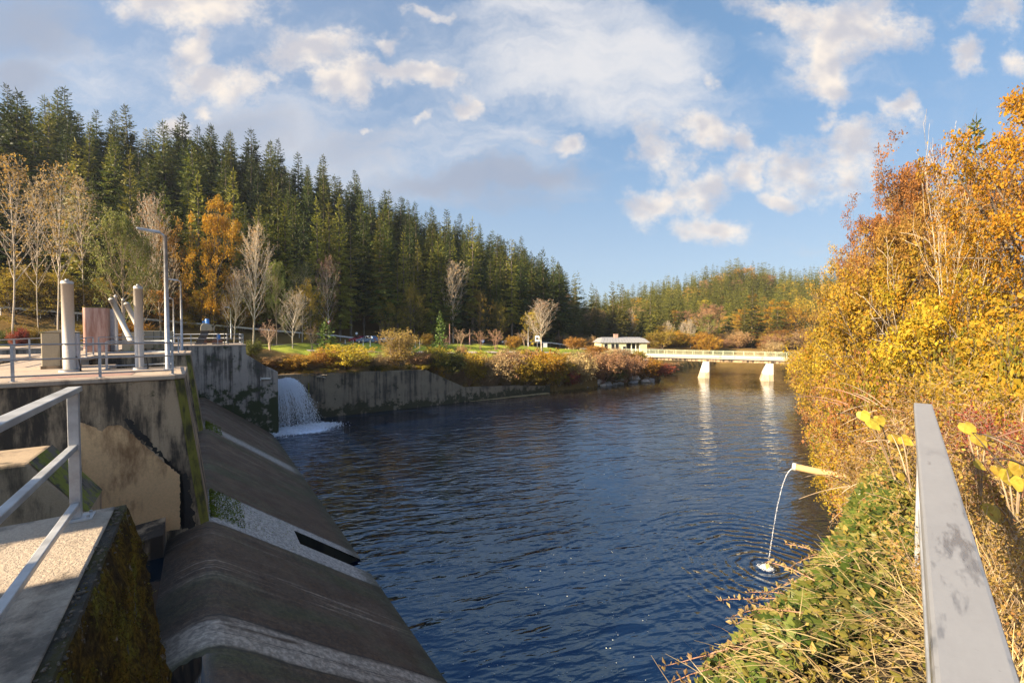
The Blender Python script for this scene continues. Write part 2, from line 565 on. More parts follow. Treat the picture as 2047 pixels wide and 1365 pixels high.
world = bpy.data.worlds.new('World'); scene.world = world; world.use_nodes = True
wt = world.node_tree
SKY_STR = .088
CLOUD_K = .318
sky = nd(wt, 'ShaderNodeTexSky', sky_type='NISHITA', sun_disc=False, sun_elevation=SUN_EL, sun_rotation=SUN_AZ, altitude=300, air_density=1.0, dust_density=.7, ozone_density=1.6)
gen = nd(wt, 'ShaderNodeTexCoord').outputs['Generated']
sx = nd(wt, 'ShaderNodeSeparateXYZ', {0: gen})
yy = math_(wt, 'MAXIMUM', sx.outputs[1], .06)
sc_ = math_(wt, 'DIVIDE', sx.outputs[0], yy)
tc_ = math_(wt, 'DIVIDE', sx.outputs[2], yy)
pl = nd(wt, 'ShaderNodeCombineXYZ', {0: sc_, 1: tc_, 2: 0.0}).outputs[0]
# domain-warped coordinates give the clouds ragged edges
w1 = nd(wt, 'ShaderNodeTexNoise', {'Vector': pl, 'Scale': 6.0, 'Detail': 5, 'Roughness': .6}).outputs[1]
w1 = nd(wt, 'ShaderNodeVectorMath', {0: w1, 1: (.5, .5, .5)}, operation='SUBTRACT').outputs[0]
w1 = nd(wt, 'ShaderNodeVectorMath', {0: w1, 3: .16}, operation='SCALE').outputs[0]
plw = nd(wt, 'ShaderNodeVectorMath', {0: pl, 1: w1}, operation='ADD').outputs[0]

def blob(px, py, rx, ry, rot=0, k=1.0, src=None):
    rx, ry = rx * 1.36, ry * 1.42
    d = ray(px, py)
    s0, t0 = d.x / d.y, d.z / d.y
    v = nd(wt, 'ShaderNodeVectorMath', {0: src or plw, 1: (s0, t0, 0)}, operation='SUBTRACT').outputs[0]
    if rot:
        v = nd(wt, 'ShaderNodeVectorRotate', {'Vector': v, 'Angle': math.radians(-rot)}, rotation_type='Z_AXIS').outputs[0]
    v = nd(wt, 'ShaderNodeVectorMath', {0: v, 1: (F / rx, F / ry, 1)}, operation='MULTIPLY').outputs[0]
    l = nd(wt, 'ShaderNodeVectorMath', {0: v}, operation='LENGTH').outputs[1]
    return rng_(wt, l, 0.0, 1.5, k, 0.0, True)

def blobs(rows, src=None):
    out = None
    for r_ in rows:
        b_ = blob(*r_, src=src)
        out = b_ if out is None else math_(wt, 'MAXIMUM', out, b_)
    return out

CUM = [(390, 5, 150, 36, 0, 1), (395, 85, 42, 30, 0, .85), (425, 150, 105, 44, -12, 1), (520, 160, 70, 32, 0, .8), (610, 105, 100, 50, 10, 1), (690, 150, 80, 40, 0, 1), (820, 140, 95, 26, -6, 1), (875, 145, 34, 26, 0, 1),
       (925, 203, 32, 20, 0, 1), (852, 228, 24, 14, 0, .9), (720, 245, 16, 9, 0, .8), (415, 220, 20, 13, 0, 1), (350, 250, 34, 20, 10, .9), (1130, 288, 42, 22, 15, .95), (1075, 278, 26, 12, 0, .7), (850, 20, 60, 14, -20, .85), (780, 75, 34, 20, 0, .7),
       (1305, 300, 38, 62, 25, 1), (1420, 265, 70, 36, -15, .85), (1490, 290, 30, 60, 30, .85), (1310, 405, 62, 42, 0, 1.05), (1390, 395, 70, 44, 0, .85), (1350, 350, 50, 60, 0, .7), (1435, 465, 72, 30, 0, 1.05),
       (1500, 352, 44, 44, 0, 1), (1605, 335, 90, 55, 22, .95), (1700, 305, 100, 55, 15, .95), (1650, 370, 120, 34, 6, .75), (1800, 220, 46, 26, 0, .9), (1665, 245, 40, 16, 0, .7), (1560, 405, 50, 20, 0, .75),
       (1590, 30, 110, 40, -15, .95), (1650, 95, 60, 80, -8, 1), (1730, 60, 95, 75, 0, .95), (1655, 165, 40, 44, 0, 1), (1410, 150, 34, 20, -25, .85), (2000, 30, 70, 52, 0, .95), (1930, 125, 44, 34, 0, .85), (2020, 130, 44, 26, 0, .75), (1535, 70, 20, 18, 0, .6)]
SOFT = [(1150, 130, 260, 95, -12, 1), (1290, 130, 130, 110, -35, .95), (1000, 60, 150, 70, 0, .7), (940, 110, 120, 60, 0, .6), (1120, 20, 200, 60, 0, .8), (980, 290, 260, 80, -15, .42), (1640, 90, 120, 110, 30, .4), (520, 250, 300, 90, 0, .62), (760, 320, 340, 80, 0, .6), (150, 170, 260, 110, 0, .5), (1000, 240, 220, 90, -20, .55), (560, 60, 260, 50, 0, .35)]
GREY = [(960, 358, 200, 30, 3, 1), (1060, 355, 110, 22, 3, .9), (60, 60, 110, 50, 0, 1), (35, 155, 70, 40, 0, 1), (470, 260, 130, 40, 0, .7), (700, 290, 120, 60, 0, .55), (990, 395, 160, 26, 0, .5)]
mc = blobs(CUM); ms = blobs(SOFT); mg = blobs(GREY)
def wn(scale, det, rough, vec=(1, 1, 1), off=(0, 0, 0), src=None):
    c_ = nd(wt, 'ShaderNodeMapping', {0: src or pl, 'Location': off, 'Scale': vec}).outputs[0]
    return nd(wt, 'ShaderNodeTexNoise', {'Vector': c_, 'Scale': scale, 'Detail': det, 'Roughness': rough}).outputs[0]
n1 = wn(7.5, 9, .66, (1, 1.25, 1))
n1b = wn(7.5, 3, .5, (1, 1.25, 1), off=(.020, -.030, 0))
n1c = wn(7.5, 3, .5, (1, 1.25, 1))
n2 = wn(3.2, 8, .64, (1.0, 2.6, 1), src=plw)
dc = math_(wt, 'ADD', mc, math_(wt, 'MULTIPLY', math_(wt, 'SUBTRACT', n1, .5), 1.9))
core = rng_(wt, dc, .45, 1.15)
dc = math_(wt, 'MULTIPLY', rng_(wt, dc, .30, 1.0), .95)
ds = math_(wt, 'ADD', ms, math_(wt, 'MULTIPLY', math_(wt, 'SUBTRACT', n2, .5), 1.7))
ds = math_(wt, 'MULTIPLY', rng_(wt, ds, .10, 1.1), .95)
dg = math_(wt, 'ADD', mg, math_(wt, 'MULTIPLY', math_(wt, 'SUBTRACT', n2, .5), 1.3))
dg = math_(wt, 'MULTIPLY', rng_(wt, dg, .1, .95), .85)
lit = math_(wt, 'ADD', math_(wt, 'MULTIPLY', math_(wt, 'SUBTRACT', n1b, n1c), 4.5), math_(wt, 'MULTIPLY', math_(wt, 'SUBTRACT', n1, .5), 1.6))
lit = rng_(wt, math_(wt, 'SUBTRACT', lit, math_(wt, 'MULTIPLY', core, .35)), -.75, .35)
K = CLOUD_K / SKY_STR
def sc3(c_): return tuple(q * K for q in c_)
ccol = mixc(wt, lit, sc3((.60, .59, .63)), sc3((1.0, .89, .77)))
el = sx.outputs[2]
# the Nishita sky, held down at the horizon and evened out by thin valley air that whitens it towards the left
tint = mixc(wt, rng_(wt, el, .02, .5), sc3((.42, .54, .66)), mixc(wt, rng_(wt, sx.outputs[0], -.45, .45), sc3((.34, .46, .62)), sc3((.20, .38, .59))))
tint = mixc(wt, rng_(wt, el, .5, .95), tint, sc3((.09, .20, .46)))
gray = mixc(wt, 1.0, sky.outputs[0], (.62, .64, .70), 'MULTIPLY')
skc = mixc(wt, mixc(wt, rng_(wt, el, .1, .6), (.80, .80, .80), (.55, .55, .55)), gray, tint)
c_ = mixc(wt, math_(wt, 'MULTIPLY', ds, .95), skc, sc3((.80, .79, .80)))
c_ = mixc(wt, dg, c_, sc3((.37, .42, .53)))
c_ = mixc(wt, dc, c_, ccol)
front = rng_(wt, sx.outputs[1], .02, .12)
c_ = mixc(wt, front, sky.outputs[0], c_)
world.cycles.sampling_method = 'MANUAL'; world.cycles.sample_map_resolution = 256
bg = wt.nodes['Background']; wt.links.new(c_, bg.inputs[0]); bg.inputs[1].default_value = SKY_STR

# ---------------------------------------------------------------- shared materials
M = {}
M['galv'] = plain('galvanised_steel', (.47, .47, .46), .45, .4, .22, 5, .05)
M['galv_dull'] = plain('weathered_galvanised', (.40, .40, .40), .55, .5, .25, 8, .08)
M['steel_dark'] = plain('dark_steel', (.05, .045, .04), .6, .3, .4)
M['deck'] = concrete('deck_concrete', (.47, .37, .27), (.35, .26, .185), (.14, .10, .07), .25, scale=1.2, rough=.85)
M['pier'] = concrete('pier_concrete', (.50, .35, .20), (.32, .22, .13), (.016, .012, .009), .64, (.05, .05, .012), .25, streak=1.0)
M['abut'] = concrete('abutment_concrete', (.42, .35, .28), (.24, .20, .165), (.035, .03, .025), .50, (.04, .05, .012), .40, streak=2.2, mossz=(2.0, 7.0))
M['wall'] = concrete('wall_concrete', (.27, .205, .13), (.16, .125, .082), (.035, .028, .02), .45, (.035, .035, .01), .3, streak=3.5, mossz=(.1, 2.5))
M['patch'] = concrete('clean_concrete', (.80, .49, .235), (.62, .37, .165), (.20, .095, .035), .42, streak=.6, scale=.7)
M['block'] = concrete('block_concrete', (.42, .31, .19), (.30, .21, .12), (.05, .035, .02), .45, (.10, .11, .015), .25)
M['moss'] = concrete('mossy_concrete', (.085, .07, .05), (.05, .04, .028), (.012, .011, .008), .45, (.075, .06, .008), .62, scale=2.2, bstr=1.0)
M['algae'] = concrete('algae_concrete', (.24, .21, .025), (.15, .135, .018), (.035, .03, .01), .42, (.14, .15, .012), .4, scale=2)
M['white_conc'] = concrete('pale_concrete', (.62, .58, .50), (.50, .46, .40), (.28, .25, .2), .2)
M['asphalt'] = plain('asphalt', (.085, .085, .09), .9, 0, .25, 3, .3)
M['path'] = plain('gravel_path', (.40, .34, .26), .95, 0, .2, 4, .3)
M['bark'] = barkmat('brown_bark', (.06, .045, .03), (.17, .13, .09))
M['bark_pale'] = barkmat('pale_bark', (.26, .21, .15), (.50, .43, .33))
M['bark_tan'] = barkmat('tan_twig_bark', (.22, .15, .09), (.40, .29, .18))
M['bark_red'] = barkmat('reddish_twig_bark', (.20, .10, .07), (.38, .22, .15))
M['bark_birch'] = barkmat('birch_bark', (.10, .08, .06), (.46, .38, .29), 1.6, 3, (.34, .46))
M['leaf_spruce'] = leafmat('spruce_needles', [(.045, .064, .008), (.080, .102, .010), (.125, .135, .014), (.18, .165, .018)], .3, .25)
M['leaf_spruce2'] = leafmat('pale_spruce_needles', [(.20, .20, .02), (.28, .27, .03), (.35, .31, .05)], .35, .25)
M['leaf_spruce3'] = leafmat('deep_spruce_needles', [(.026, .044, .009), (.048, .070, .010), (.09, .105, .014)], .3, .25)
M['leaf_gold'] = leafmat('gold_leaves', [(.42, .17, .012), (.55, .26, .018), (.60, .33, .03), (.40, .26, .03)], .4)
M['leaf_orange'] = leafmat('orange_leaves', [(.56, .26, .03), (.64, .34, .04), (.58, .36, .07), (.46, .25, .05)], .4)
M['leaf_yellow'] = leafmat('yellow_leaves', [(.62, .38, .025), (.68, .48, .04), (.54, .42, .05), (.46, .28, .03)], .4)
M['leaf_olive'] = leafmat('olive_yellow_leaves', [(.26, .22, .02), (.36, .27, .025), (.46, .32, .03), (.32, .19, .02)], .4)
M['leaf_green'] = leafmat('fading_green_leaves', [(.07, .10, .016), (.13, .15, .025), (.20, .19, .03), (.10, .12, .03)], .4)
M['leaf_larch'] = leafmat('larch_needles', [(.24, .27, .05), (.32, .31, .06), (.20, .24, .05)], .3)
M['leaf_rust'] = leafmat('rust_leaves', [(.46, .24, .12), (.56, .33, .16), (.50, .32, .12), (.40, .22, .11)], .35)
M['leaf_tan'] = leafmat('tan_dry_leaves', [(.52, .36, .17), (.62, .45, .21), (.50, .33, .15), (.44, .28, .12)], .35)
M['leaf_red'] = leafmat('red_leaves', [(.34, .05, .03), (.42, .10, .05), (.30, .06, .05)], .35)
M['leaf_ivy'] = leafmat('ivy_leaves', [(.045, .085, .014), (.09, .135, .02), (.16, .19, .035), (.28, .25, .06)], .25, 2.0, .4)
M['leaf_lime'] = leafmat('large_yellow_leaves', [(.30, .31, .025), (.42, .36, .03), (.46, .32, .05), (.20, .25, .03)], .3, 30.0, .5, .7)
# ---------------------------------------------------------------- ground
def build_ground():
    na, nr = 420, 300
    th = np.linspace(-math.pi, math.pi, na + 1)
    # finer in front of the camera
    th = th * (.45 + .55 * (np.abs(th) / math.pi) ** 1.3)
    th = th / np.abs(th).max() * math.pi
    rr = np.concatenate([np.linspace(.5, 10, 40, endpoint=False), 10 * (620 / 10) ** np.linspace(0, 1, nr - 40)])
    T, Rr = np.meshgrid(th, rr)
    X, Y = Rr * np.sin(T), Rr * np.cos(T)
    Z = ground(X, Y)
    wob = .25 * np.sin(X * .9 + 1.3 * np.sin(Y * .5)) * np.sin(Y * .8 + np.sin(X * .37))
    Z = np.where((Z > 1.2) & (Rr > 35), Z + wob * np.clip((Z - 1.2) / 3, 0, 1) * np.clip((Rr - 35) / 20, 0, 1), Z)
    V = np.stack([X, Y, Z], -1).reshape(-1, 3)
    a = np.arange((nr) * (na + 1)).reshape(nr, na + 1)
    Fq = np.stack([a[:-1, :-1], a[:-1, 1:], a[1:, 1:], a[1:, :-1]], -1).reshape(-1, 4)[:, ::-1]
    m, nt, b = newmat('ground_cover')
    co_ = objco(nt)
    sp = nd(nt, 'ShaderNodeSeparateXYZ', {0: co_})
    x_, y_, z_ = sp.outputs
    u_ = math_(nt, 'ADD', math_(nt, 'MULTIPLY', x_, -ST), math_(nt, 'MULTIPLY', y_, CT))
    v_ = math_(nt, 'ADD', math_(nt, 'MULTIPLY', x_, CT), math_(nt, 'MULTIPLY', y_, ST))
    litter = mixc(nt, noise(nt, co_, 1.4, 6, .7), (.24, .14, .04), (.10, .066, .022))
    litter = mixc(nt, rng_(nt, noise(nt, co_, .12, 4), .45, .6), litter, (.20, .13, .04))
    grass = mixc(nt, noise(nt, co_, .5, 6, .7), (.22, .29, .025), (.34, .33, .05))
    grass = mixc(nt, rng_(nt, noise(nt, co_, 5, 4), .4, .7, 0, .5), grass, (.10, .13, .02))
    f = rng_(nt, math_(nt, 'ADD', u_, math_(nt, 'MULTIPLY', noise(nt, co_, .25, 4), 6)), 70.5, 73.5)
    f2 = rng_(nt, u_, 90.5, 91.5, 1, 0)
    f = math_(nt, 'MULTIPLY', f, f2)
    f = math_(nt, 'MULTIPLY', f, rng_(nt, v_, 96, 104, 1, 0))
    f = math_(nt, 'MULTIPLY', f, rng_(nt, v_, -14, -8))
    c = mixc(nt, f, litter, grass)
    up = math_(nt, 'MULTIPLY', rng_(nt, v_, -9, -7, 1, 0), rng_(nt, u_, 62, 64, 1, 0))
    c = mixc(nt, math_(nt, 'MULTIPLY', up, rng_(nt, u_, 57, 58)), c, grass)
    setin(nt, b, 'Base Color', c); b.inputs['Roughness'].default_value = .95
    b.inputs['Specular IOR Level'].default_value = .1
    bump(nt, b, noise(nt, co_, 3, 6, .7), .8, .15)
    o = link('ground', np_mesh('ground', V, Fq, m, True))
    tag(o, 'autumn ground of leaf litter and meadow rising into wooded hills', 'ground', kind='structure')
build_ground()

# ---------------------------------------------------------------- water
LAND = G(1535, 1135, 0)          # where the thin jet lands
FALL = G(590, 858, 0)            # foot of the big jet
def build_water():
    m, nt, b = newmat('river_water')
    co_ = objco(nt)
    geo = nd(nt, 'ShaderNodeNewGeometry')
    pos = geo.outputs['Position']
    posr = nd(nt, 'ShaderNodeVectorRotate', {'Vector': pos, 'Angle': math.radians(-14)}, rotation_type='Z_AXIS').outputs[0]
    deep = mixc(nt, noise(nt, pos, .05, 3), (.001, .005, .020), (.002, .006, .018))
    sp = nd(nt, 'ShaderNodeSeparateXYZ', {0: pos})
    # shallow brown water towards the bridge
    deep = mixc(nt, rng_(nt, sp.outputs[1], 55, 95), deep, (.035, .024, .008))
    setin(nt, b, 'Base Color', deep)
    b.inputs['Roughness'].default_value = .03
    b.inputs['Specular Tint'].default_value = (.40, .70, 1, 1)
    b.inputs['IOR'].default_value = 2.15
    # ripples: crests lie across the wind, finer chop on top, rings round the thin jet
    big = noise(nt, posr, 1.0, 2, .45, (.34, .95, 1), .7)
    med = noise(nt, posr, 1.0, 2, .5, (1.0, 2.6, 1), .4)
    fine = noise(nt, pos, 1.0, 3, .55, (3.5, 6, 1), .2)
    dl = nd(nt, 'ShaderNodeVectorMath', {0: pos, 1: tuple(LAND)}, operation='DISTANCE').outputs[1]
    dl2 = math_(nt, 'ADD', dl, math_(nt, 'MULTIPLY', noise(nt, pos, .7, 2), .9))
    ring = math_(nt, 'MULTIPLY', math_(nt, 'SINE', math_(nt, 'MULTIPLY', dl2, 11.0)), rng_(nt, dl, .2, 10, .10, 0))
    df = nd(nt, 'ShaderNodeVectorMath', {0: pos, 1: tuple(FALL)}, operation='DISTANCE').outputs[1]
    ch = rng_(nt, df, 2, 26, 1.6, .0)
    # calmer patches
    calm = rng_(nt, noise(nt, pos, .06, 3), .35, .62, .55, 1.15)
    h = math_(nt, 'ADD', math_(nt, 'MULTIPLY', big, .75), math_(nt, 'MULTIPLY', med, math_(nt, 'ADD', .30, math_(nt, 'MULTIPLY', ch, .12))))
    h = math_(nt, 'MULTIPLY', h, calm)
    h = math_(nt, 'ADD', h, math_(nt, 'MULTIPLY', fine, .02))
    far = rng_(nt, sp.outputs[1], 30, 110, 1.0, .30)
    h = math_(nt, 'MULTIPLY', h, far)
    h = math_(nt, 'ADD', h, ring)
    bp = nd(nt, 'ShaderNodeBump', {'Height': h, 'Strength': 1.0, 'Distance': .22})
    nt.links.new(bp.outputs[0], b.inputs['Normal'])
    mb = MB()
    pts = [W(-10, -2, 0), W(-10, 260, 0), W(130, 260, 0), W(130, -2, 0)]
    mb.add(pts, [(0, 1, 2, 3)])
    tag(mb.build('river_water', m), 'dark blue rippled river below the weir', 'water', kind='structure')
    m2, nt2, b2 = newmat('still_water')
    b2.inputs['Base Color'].default_value = (.008, .014, .02, 1); b2.inputs['Roughness'].default_value = .05
    bump(nt2, b2, noise(nt2, objco(nt2), 2.5, 3), .15, .05)
    M['still'] = m2
    mb = MB(); mb.add([W(2, -70, 7.4), W(2, -6.2, 7.4), W(58, -6.2, 7.4), W(58, -70, 7.4)], [(0, 1, 2, 3)])
    tag(mb.build('reservoir_water', m2), 'still water held back above the weir', 'water', kind='structure')
    mb = MB(); mb.add([W(2, -5.2, 4.42), W(2, .4, 4.42), W(17.9, .4, 4.42), W(17.9, -5.2, 4.42)], [(0, 1, 2, 3)])
    tag(mb.build('pool_water', m2), 'dark still pool behind the weir crest', 'water', kind='structure')
build_water()

# ---------------------------------------------------------------- haze
m, nt, b = newmat('valley_haze')
nt.nodes.remove(b)
pv = nd(nt, 'ShaderNodeVolumePrincipled', {'Color': (.72, .80, .95, 1), 'Density': .00014, 'Anisotropy': .2})
nt.links.new(pv.outputs[0], nt.nodes['Material Output'].inputs['Volume'])
HAZE = MB().box(-640, 640, -640, 640, -6, 112).build('haze', m)
tag(HAZE, 'thin bluish autumn haze filling the valley', 'haze', kind='stuff')
HAZE.visible_shadow = True
# ---------------------------------------------------------------- weir
def dam(name, label, cat, u, v, z, group=None):
    o = thing(name, label, cat, W(u, v, z), TH, group); return o

class DB(MB):
    """boxes given in absolute (v, u, z), stored relative to a base (u0, v0, z0)"""
    def __init__(s, u0=0, v0=0, z0=0):
        super().__init__(); s.o = (v0, u0, z0)
    def build(s, *a, **k):
        s.v = [(x - s.o[0], y - s.o[1], z - s.o[2]) for x, y, z in s.v]
        return super().build(*a, **k)

def solo(db, name, mat, label, cat, group=None, bevel=0, kind=None):
    v0, u0, z0 = db.o
    o = db.build(name, mat, loc=W(u0, v0, z0), rz=TH, bevel=bevel)
    return tag(o, label, cat, group, kind)

def to_dam(p):
    u, v = uv(p[0], p[1]); return (v, u, p[2])

# ---- spillway apron: crest, glacis and a slot at the tail of the pier
PROF = [(-5.2, 2.6), (-3.0, 3.55), (-1.6, 4.18), (-.7, 4.56), (-.25, 4.70), (.0, 4.72), (.25, 4.66), (.6, 4.42), (1.4, 3.80), (2.6, 2.88), (4.2, 1.65), (6.2, .1), (9.0, -2.2)]
def apz(v):
    return float(np.interp(v, [p[0] for p in PROF], [p[1] for p in PROF]))
def ap_hit(px, py):
    d = ray(px, py); t = 2.0
    while t < 80:
        p = Vector((0, 0, EZ)) + d * t
        u, v = uv(p.x, p.y)
        if p.z <= apz(v): return u, v, p.z
        t += .02
    return None
SA = ap_hit(577, 1046); SB = ap_hit(655, 1060); SC = ap_hit(606, 1089)
su0, su1, sv0 = min(SA[0], SC[0]), max(SA[0], SB[0]), (SA[1] + SC[1]) / 2
su1 = SA[0]; su0 = SC[0]
if su0 > su1: su0, su1 = su1, su0
su1 = min(su1, 21.45)
def build_apron():
    us = sorted(set([5.2] + [float(k) for k in np.arange(6, 53, 1.0)] + [53.0, su0, su1]))
    vs = sorted(set([float(k) for k in np.interp(np.arange(0, 25), np.arange(0, 25, 2), [p[0] for p in PROF])] + [sv0]))
    mb = DB()
    idx = {}
    for i, v in enumerate(vs):
        for j, u in enumerate(us):
            idx[i, j] = len(mb.v); mb.v.append((v, u, apz(v)))
    for i in range(len(vs) - 1):
        for j in range(len(us) - 1):
            if vs[i] >= sv0 - 1e-6 and us[j] >= su0 - 1e-6 and us[j + 1] <= su1 + 1e-6: continue
            mb.f.append((idx[i, j], idx[i + 1, j], idx[i + 1, j + 1], idx[i, j + 1])); mb.sm.append(True)
    m, nt, b = newmat('spillway_concrete')
    c0 = objco(nt)
    sp = nd(nt, 'ShaderNodeSeparateXYZ', {0: c0}); v_, u_, z_ = sp.outputs
    base = mixc(nt, noise(nt, c0, 1.0, 6, .65, (.16, .8, .16)), (.170, .092, .044), (.066, .040, .022))
    base = mixc(nt, rng_(nt, noise(nt, c0, 1.0, 5, .6, (.10, .45, .1), 0), .52, .66), base, (.085, .080, .028))
    base = mixc(nt, rng_(nt, noise(nt, c0, 1.0, 6, .6, (.12, 2.2, .12)), .56, .70, 0, .55), base, (.34, .25, .17))
    wob = math_(nt, 'MULTIPLY', math_(nt, 'SUBTRACT', noise(nt, c0, 1.0, 5, .6, (.35, 1.5, .3)), .5), 1.5)
    uu = math_(nt, 'ADD', u_, math_(nt, 'MULTIPLY', wob, .35))
    down = rng_(nt, v_, -1.6, .2)
    dry = mixc(nt, noise(nt, c0, 6, 6, .7), (.66, .60, .52), (.50, .45, .39))
    dry = mixc(nt, rng_(nt, noise(nt, c0, 14, 4, .6, (.6, 1.6, 1)), .60, .68, 0, .8), dry, (.06, .065, .02))
    def band(a, b_, w, k=1.0, src=None):
        f_ = math_(nt, 'MULTIPLY', rng_(nt, src or uu, a - w, a + w), rng_(nt, src or uu, b_ - w, b_ + w, 1, 0))
        return math_(nt, 'MULTIPLY', f_, k)
    tail = rng_(nt, v_, 4.6, 6.0, 1, .75)
    f = math_(nt, 'MULTIPLY', band(18.5, 22.2, .12, 1, math_(nt, 'ADD', u_, math_(nt, 'MULTIPLY', wob, .12))), rng_(nt, v_, -.2, .3))
    c = mixc(nt, f, base, dry)
    f = math_(nt, 'MULTIPLY', band(36.3, 38.2, .7, .8), rng_(nt, v_, -.2, .3))
    c = mixc(nt, f, c, dry)
    nb = noise(nt, c0, 1.0, 6, .65, (.35, 3.5, .35))
    f = math_(nt, 'MULTIPLY', math_(nt, 'MULTIPLY', band(11.1, 12.2, .14, .95), down), rng_(nt, nb, .30, .5))
    c = mixc(nt, f, c, mixc(nt, noise(nt, c0, 5, 5), (.68, .56, .42), (.46, .37, .28)))
    f = math_(nt, 'MULTIPLY', math_(nt, 'MULTIPLY', band(14.3, 15.6, .3, .55), down), rng_(nt, noise(nt, c0, 1.0, 6, .65, (.3, 7, .3)), .5, .62))
    c = mixc(nt, f, c, (.55, .43, .31))
    # dark growth along the waterline; wetness plus painted shade in the hollow behind the crest
    c = mixc(nt, rng_(nt, v_, 5.3, 6.2, 0, .75), c, (.05, .055, .02))
    c = mixc(nt, rng_(nt, v_, -1.5, .15, .88, 0), c, (.026, .022, .016))
    c = mixc(nt, rng_(nt, noise(nt, c0, 45, 2), .66, .70, 0, .6), c, (.5, .44, .36))
    c = mixc(nt, rng_(nt, noise(nt, c0, 7, 7, .75), .40, .62, .55, 0), c, (.012, .009, .007))
    # fine cracks and tide lines along the flow
    for uk, wk, sk in ((11.55, .012, .75), (12.28, .03, .8), (11.02, .035, .7), (18.45, .03, .7), (22.28, .03, .7), (28.9, .02, .6), (8.6, .02, .6)):
        dk = math_(nt, 'ABSOLUTE', math_(nt, 'SUBTRACT', math_(nt, 'ADD', u_, math_(nt, 'MULTIPLY', wob, .30)), uk))
        c = mixc(nt, math_(nt, 'MULTIPLY', rng_(nt, dk, wk * .5, wk * 1.6, sk, 0), rng_(nt, v_, -.6, .3)), c, (.022, .018, .013))
    # construction joint
    j = math_(nt, 'ABSOLUTE', math_(nt, 'SUBTRACT', u_, 17.9))
    c = mixc(nt, rng_(nt, j, .015, .04, .6, 0), c, (.02, .02, .015))
    setin(nt, b, 'Base Color', c)
    # a film of standing water lies in the hollow at the near end
    film = math_(nt, 'ADD', math_(nt, 'MULTIPLY', math_(nt, 'SUBTRACT', u_, 10.9), -1.0), math_(nt, 'MULTIPLY', math_(nt, 'SUBTRACT', noise(nt, c0, 1.6, 5), .5), .5))
    film = math_(nt, 'MULTIPLY', rng_(nt, film, -.03, .03), rng_(nt, math_(nt, 'ADD', v_, math_(nt, 'MULTIPLY', wob, .25)), -.1, .2, 1, 0))
    c = mixc(nt, film, c, (.010, .010, .010))
    setin(nt, b, 'Base Color', c)
    rough_ = rng_(nt, noise(nt, c0, .8, 4), .3, .7, .5, .85)
    setin(nt, b, 'Roughness', math_(nt, 'ADD', math_(nt, 'MULTIPLY', rough_, math_(nt, 'SUBTRACT', 1.0, film)), math_(nt, 'MULTIPLY', film, .04)))
    bn_ = nd(nt, 'ShaderNodeBump', {'Height': noise(nt, c0, 14, 6, .7), 'Strength': math_(nt, 'SUBTRACT', .55, math_(nt, 'MULTIPLY', film, .54)), 'Distance': .02})
    nt.links.new(bn_.outputs[0], b.inputs['Normal'])
    root = dam('spillway', 'wide dark stained concrete spillway sloping down into the blue river', 'spillway', 0, 0, 0)
    mb.build('glacis', m, root)
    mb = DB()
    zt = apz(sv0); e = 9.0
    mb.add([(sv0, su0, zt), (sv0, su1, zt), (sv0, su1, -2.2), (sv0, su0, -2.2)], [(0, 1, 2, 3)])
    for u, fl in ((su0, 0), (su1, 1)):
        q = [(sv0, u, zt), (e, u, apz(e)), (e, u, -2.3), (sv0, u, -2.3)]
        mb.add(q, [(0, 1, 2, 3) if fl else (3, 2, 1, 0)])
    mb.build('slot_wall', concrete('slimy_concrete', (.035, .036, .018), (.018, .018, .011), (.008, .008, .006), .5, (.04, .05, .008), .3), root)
build_apron()

# ---- piers
def pier(name, label, u0, u1, tip, vb, top, cap=True, mat='pier', wide=None, group='gate piers of the weir'):
    base = (u0 + u1) / 2
    o = dam(name, label, 'pier', base, tip - 4, 0, group)
    def ring(t, z):
        return [(vb, u0, z), (t - .24, u0, z), (t, u0 + .24, z), (t, u1 - .24, z), (t - .24, u1, z), (vb, u1, z)]
    lo, hi = tip + 1.15, tip
    mb = DB(base, tip - 4, 0).loft(ring(lo, .5), ring(hi, top - .16))
    mb.build('body', M[mat], o, bevel=.04)
    d = DB(base, tip - 4, 0)
    poly = [(vb, u0 - .05), (hi - .22, u0 - .05), (hi + .04, u0 + .22), (hi + .04, u1 - .22), (hi - .22, u1 + .05), (vb, u1 + .05)]
    if wide: poly = poly[:5] + [(wide[0], u1 + .05), (wide[0], wide[1]), (vb, wide[1])]
    d.prism(poly, top - .16, top)
    d.build('deck_slab', M['deck'], o, bevel=.03)
    # algae streak on the chamfered nose
    k = .004
    a0, a1 = (lo - .24, u0), (lo, u0 + .24); b0, b1 = (hi - .24, u0), (hi, u0 + .24)
    s = DB(base, tip - 4, 0)
    A = [(a0[0] + k, a0[1] - k, .5), (a1[0] + k, a1[1] - k, .5), (b1[0] + k, b1[1] - k, top - .17), (b0[0] + k, b0[1] - k, top - .17)]
    s.add(A, [(0, 1, 2, 3)])
    s.build('algae_streak', M['algae'], o)
    return o
p1 = pier('weir_pier', 'stained concrete gate pier with the tan clean patch on its wall', 18.3, 22.3, -.5, -27, DECK, wide=(-3.0, 25.4))
p2 = pier('weir_pier', 'middle gate pier carrying the two slanting hydraulic cylinders', 35.4, 39.4, -.6, -27, DECK)
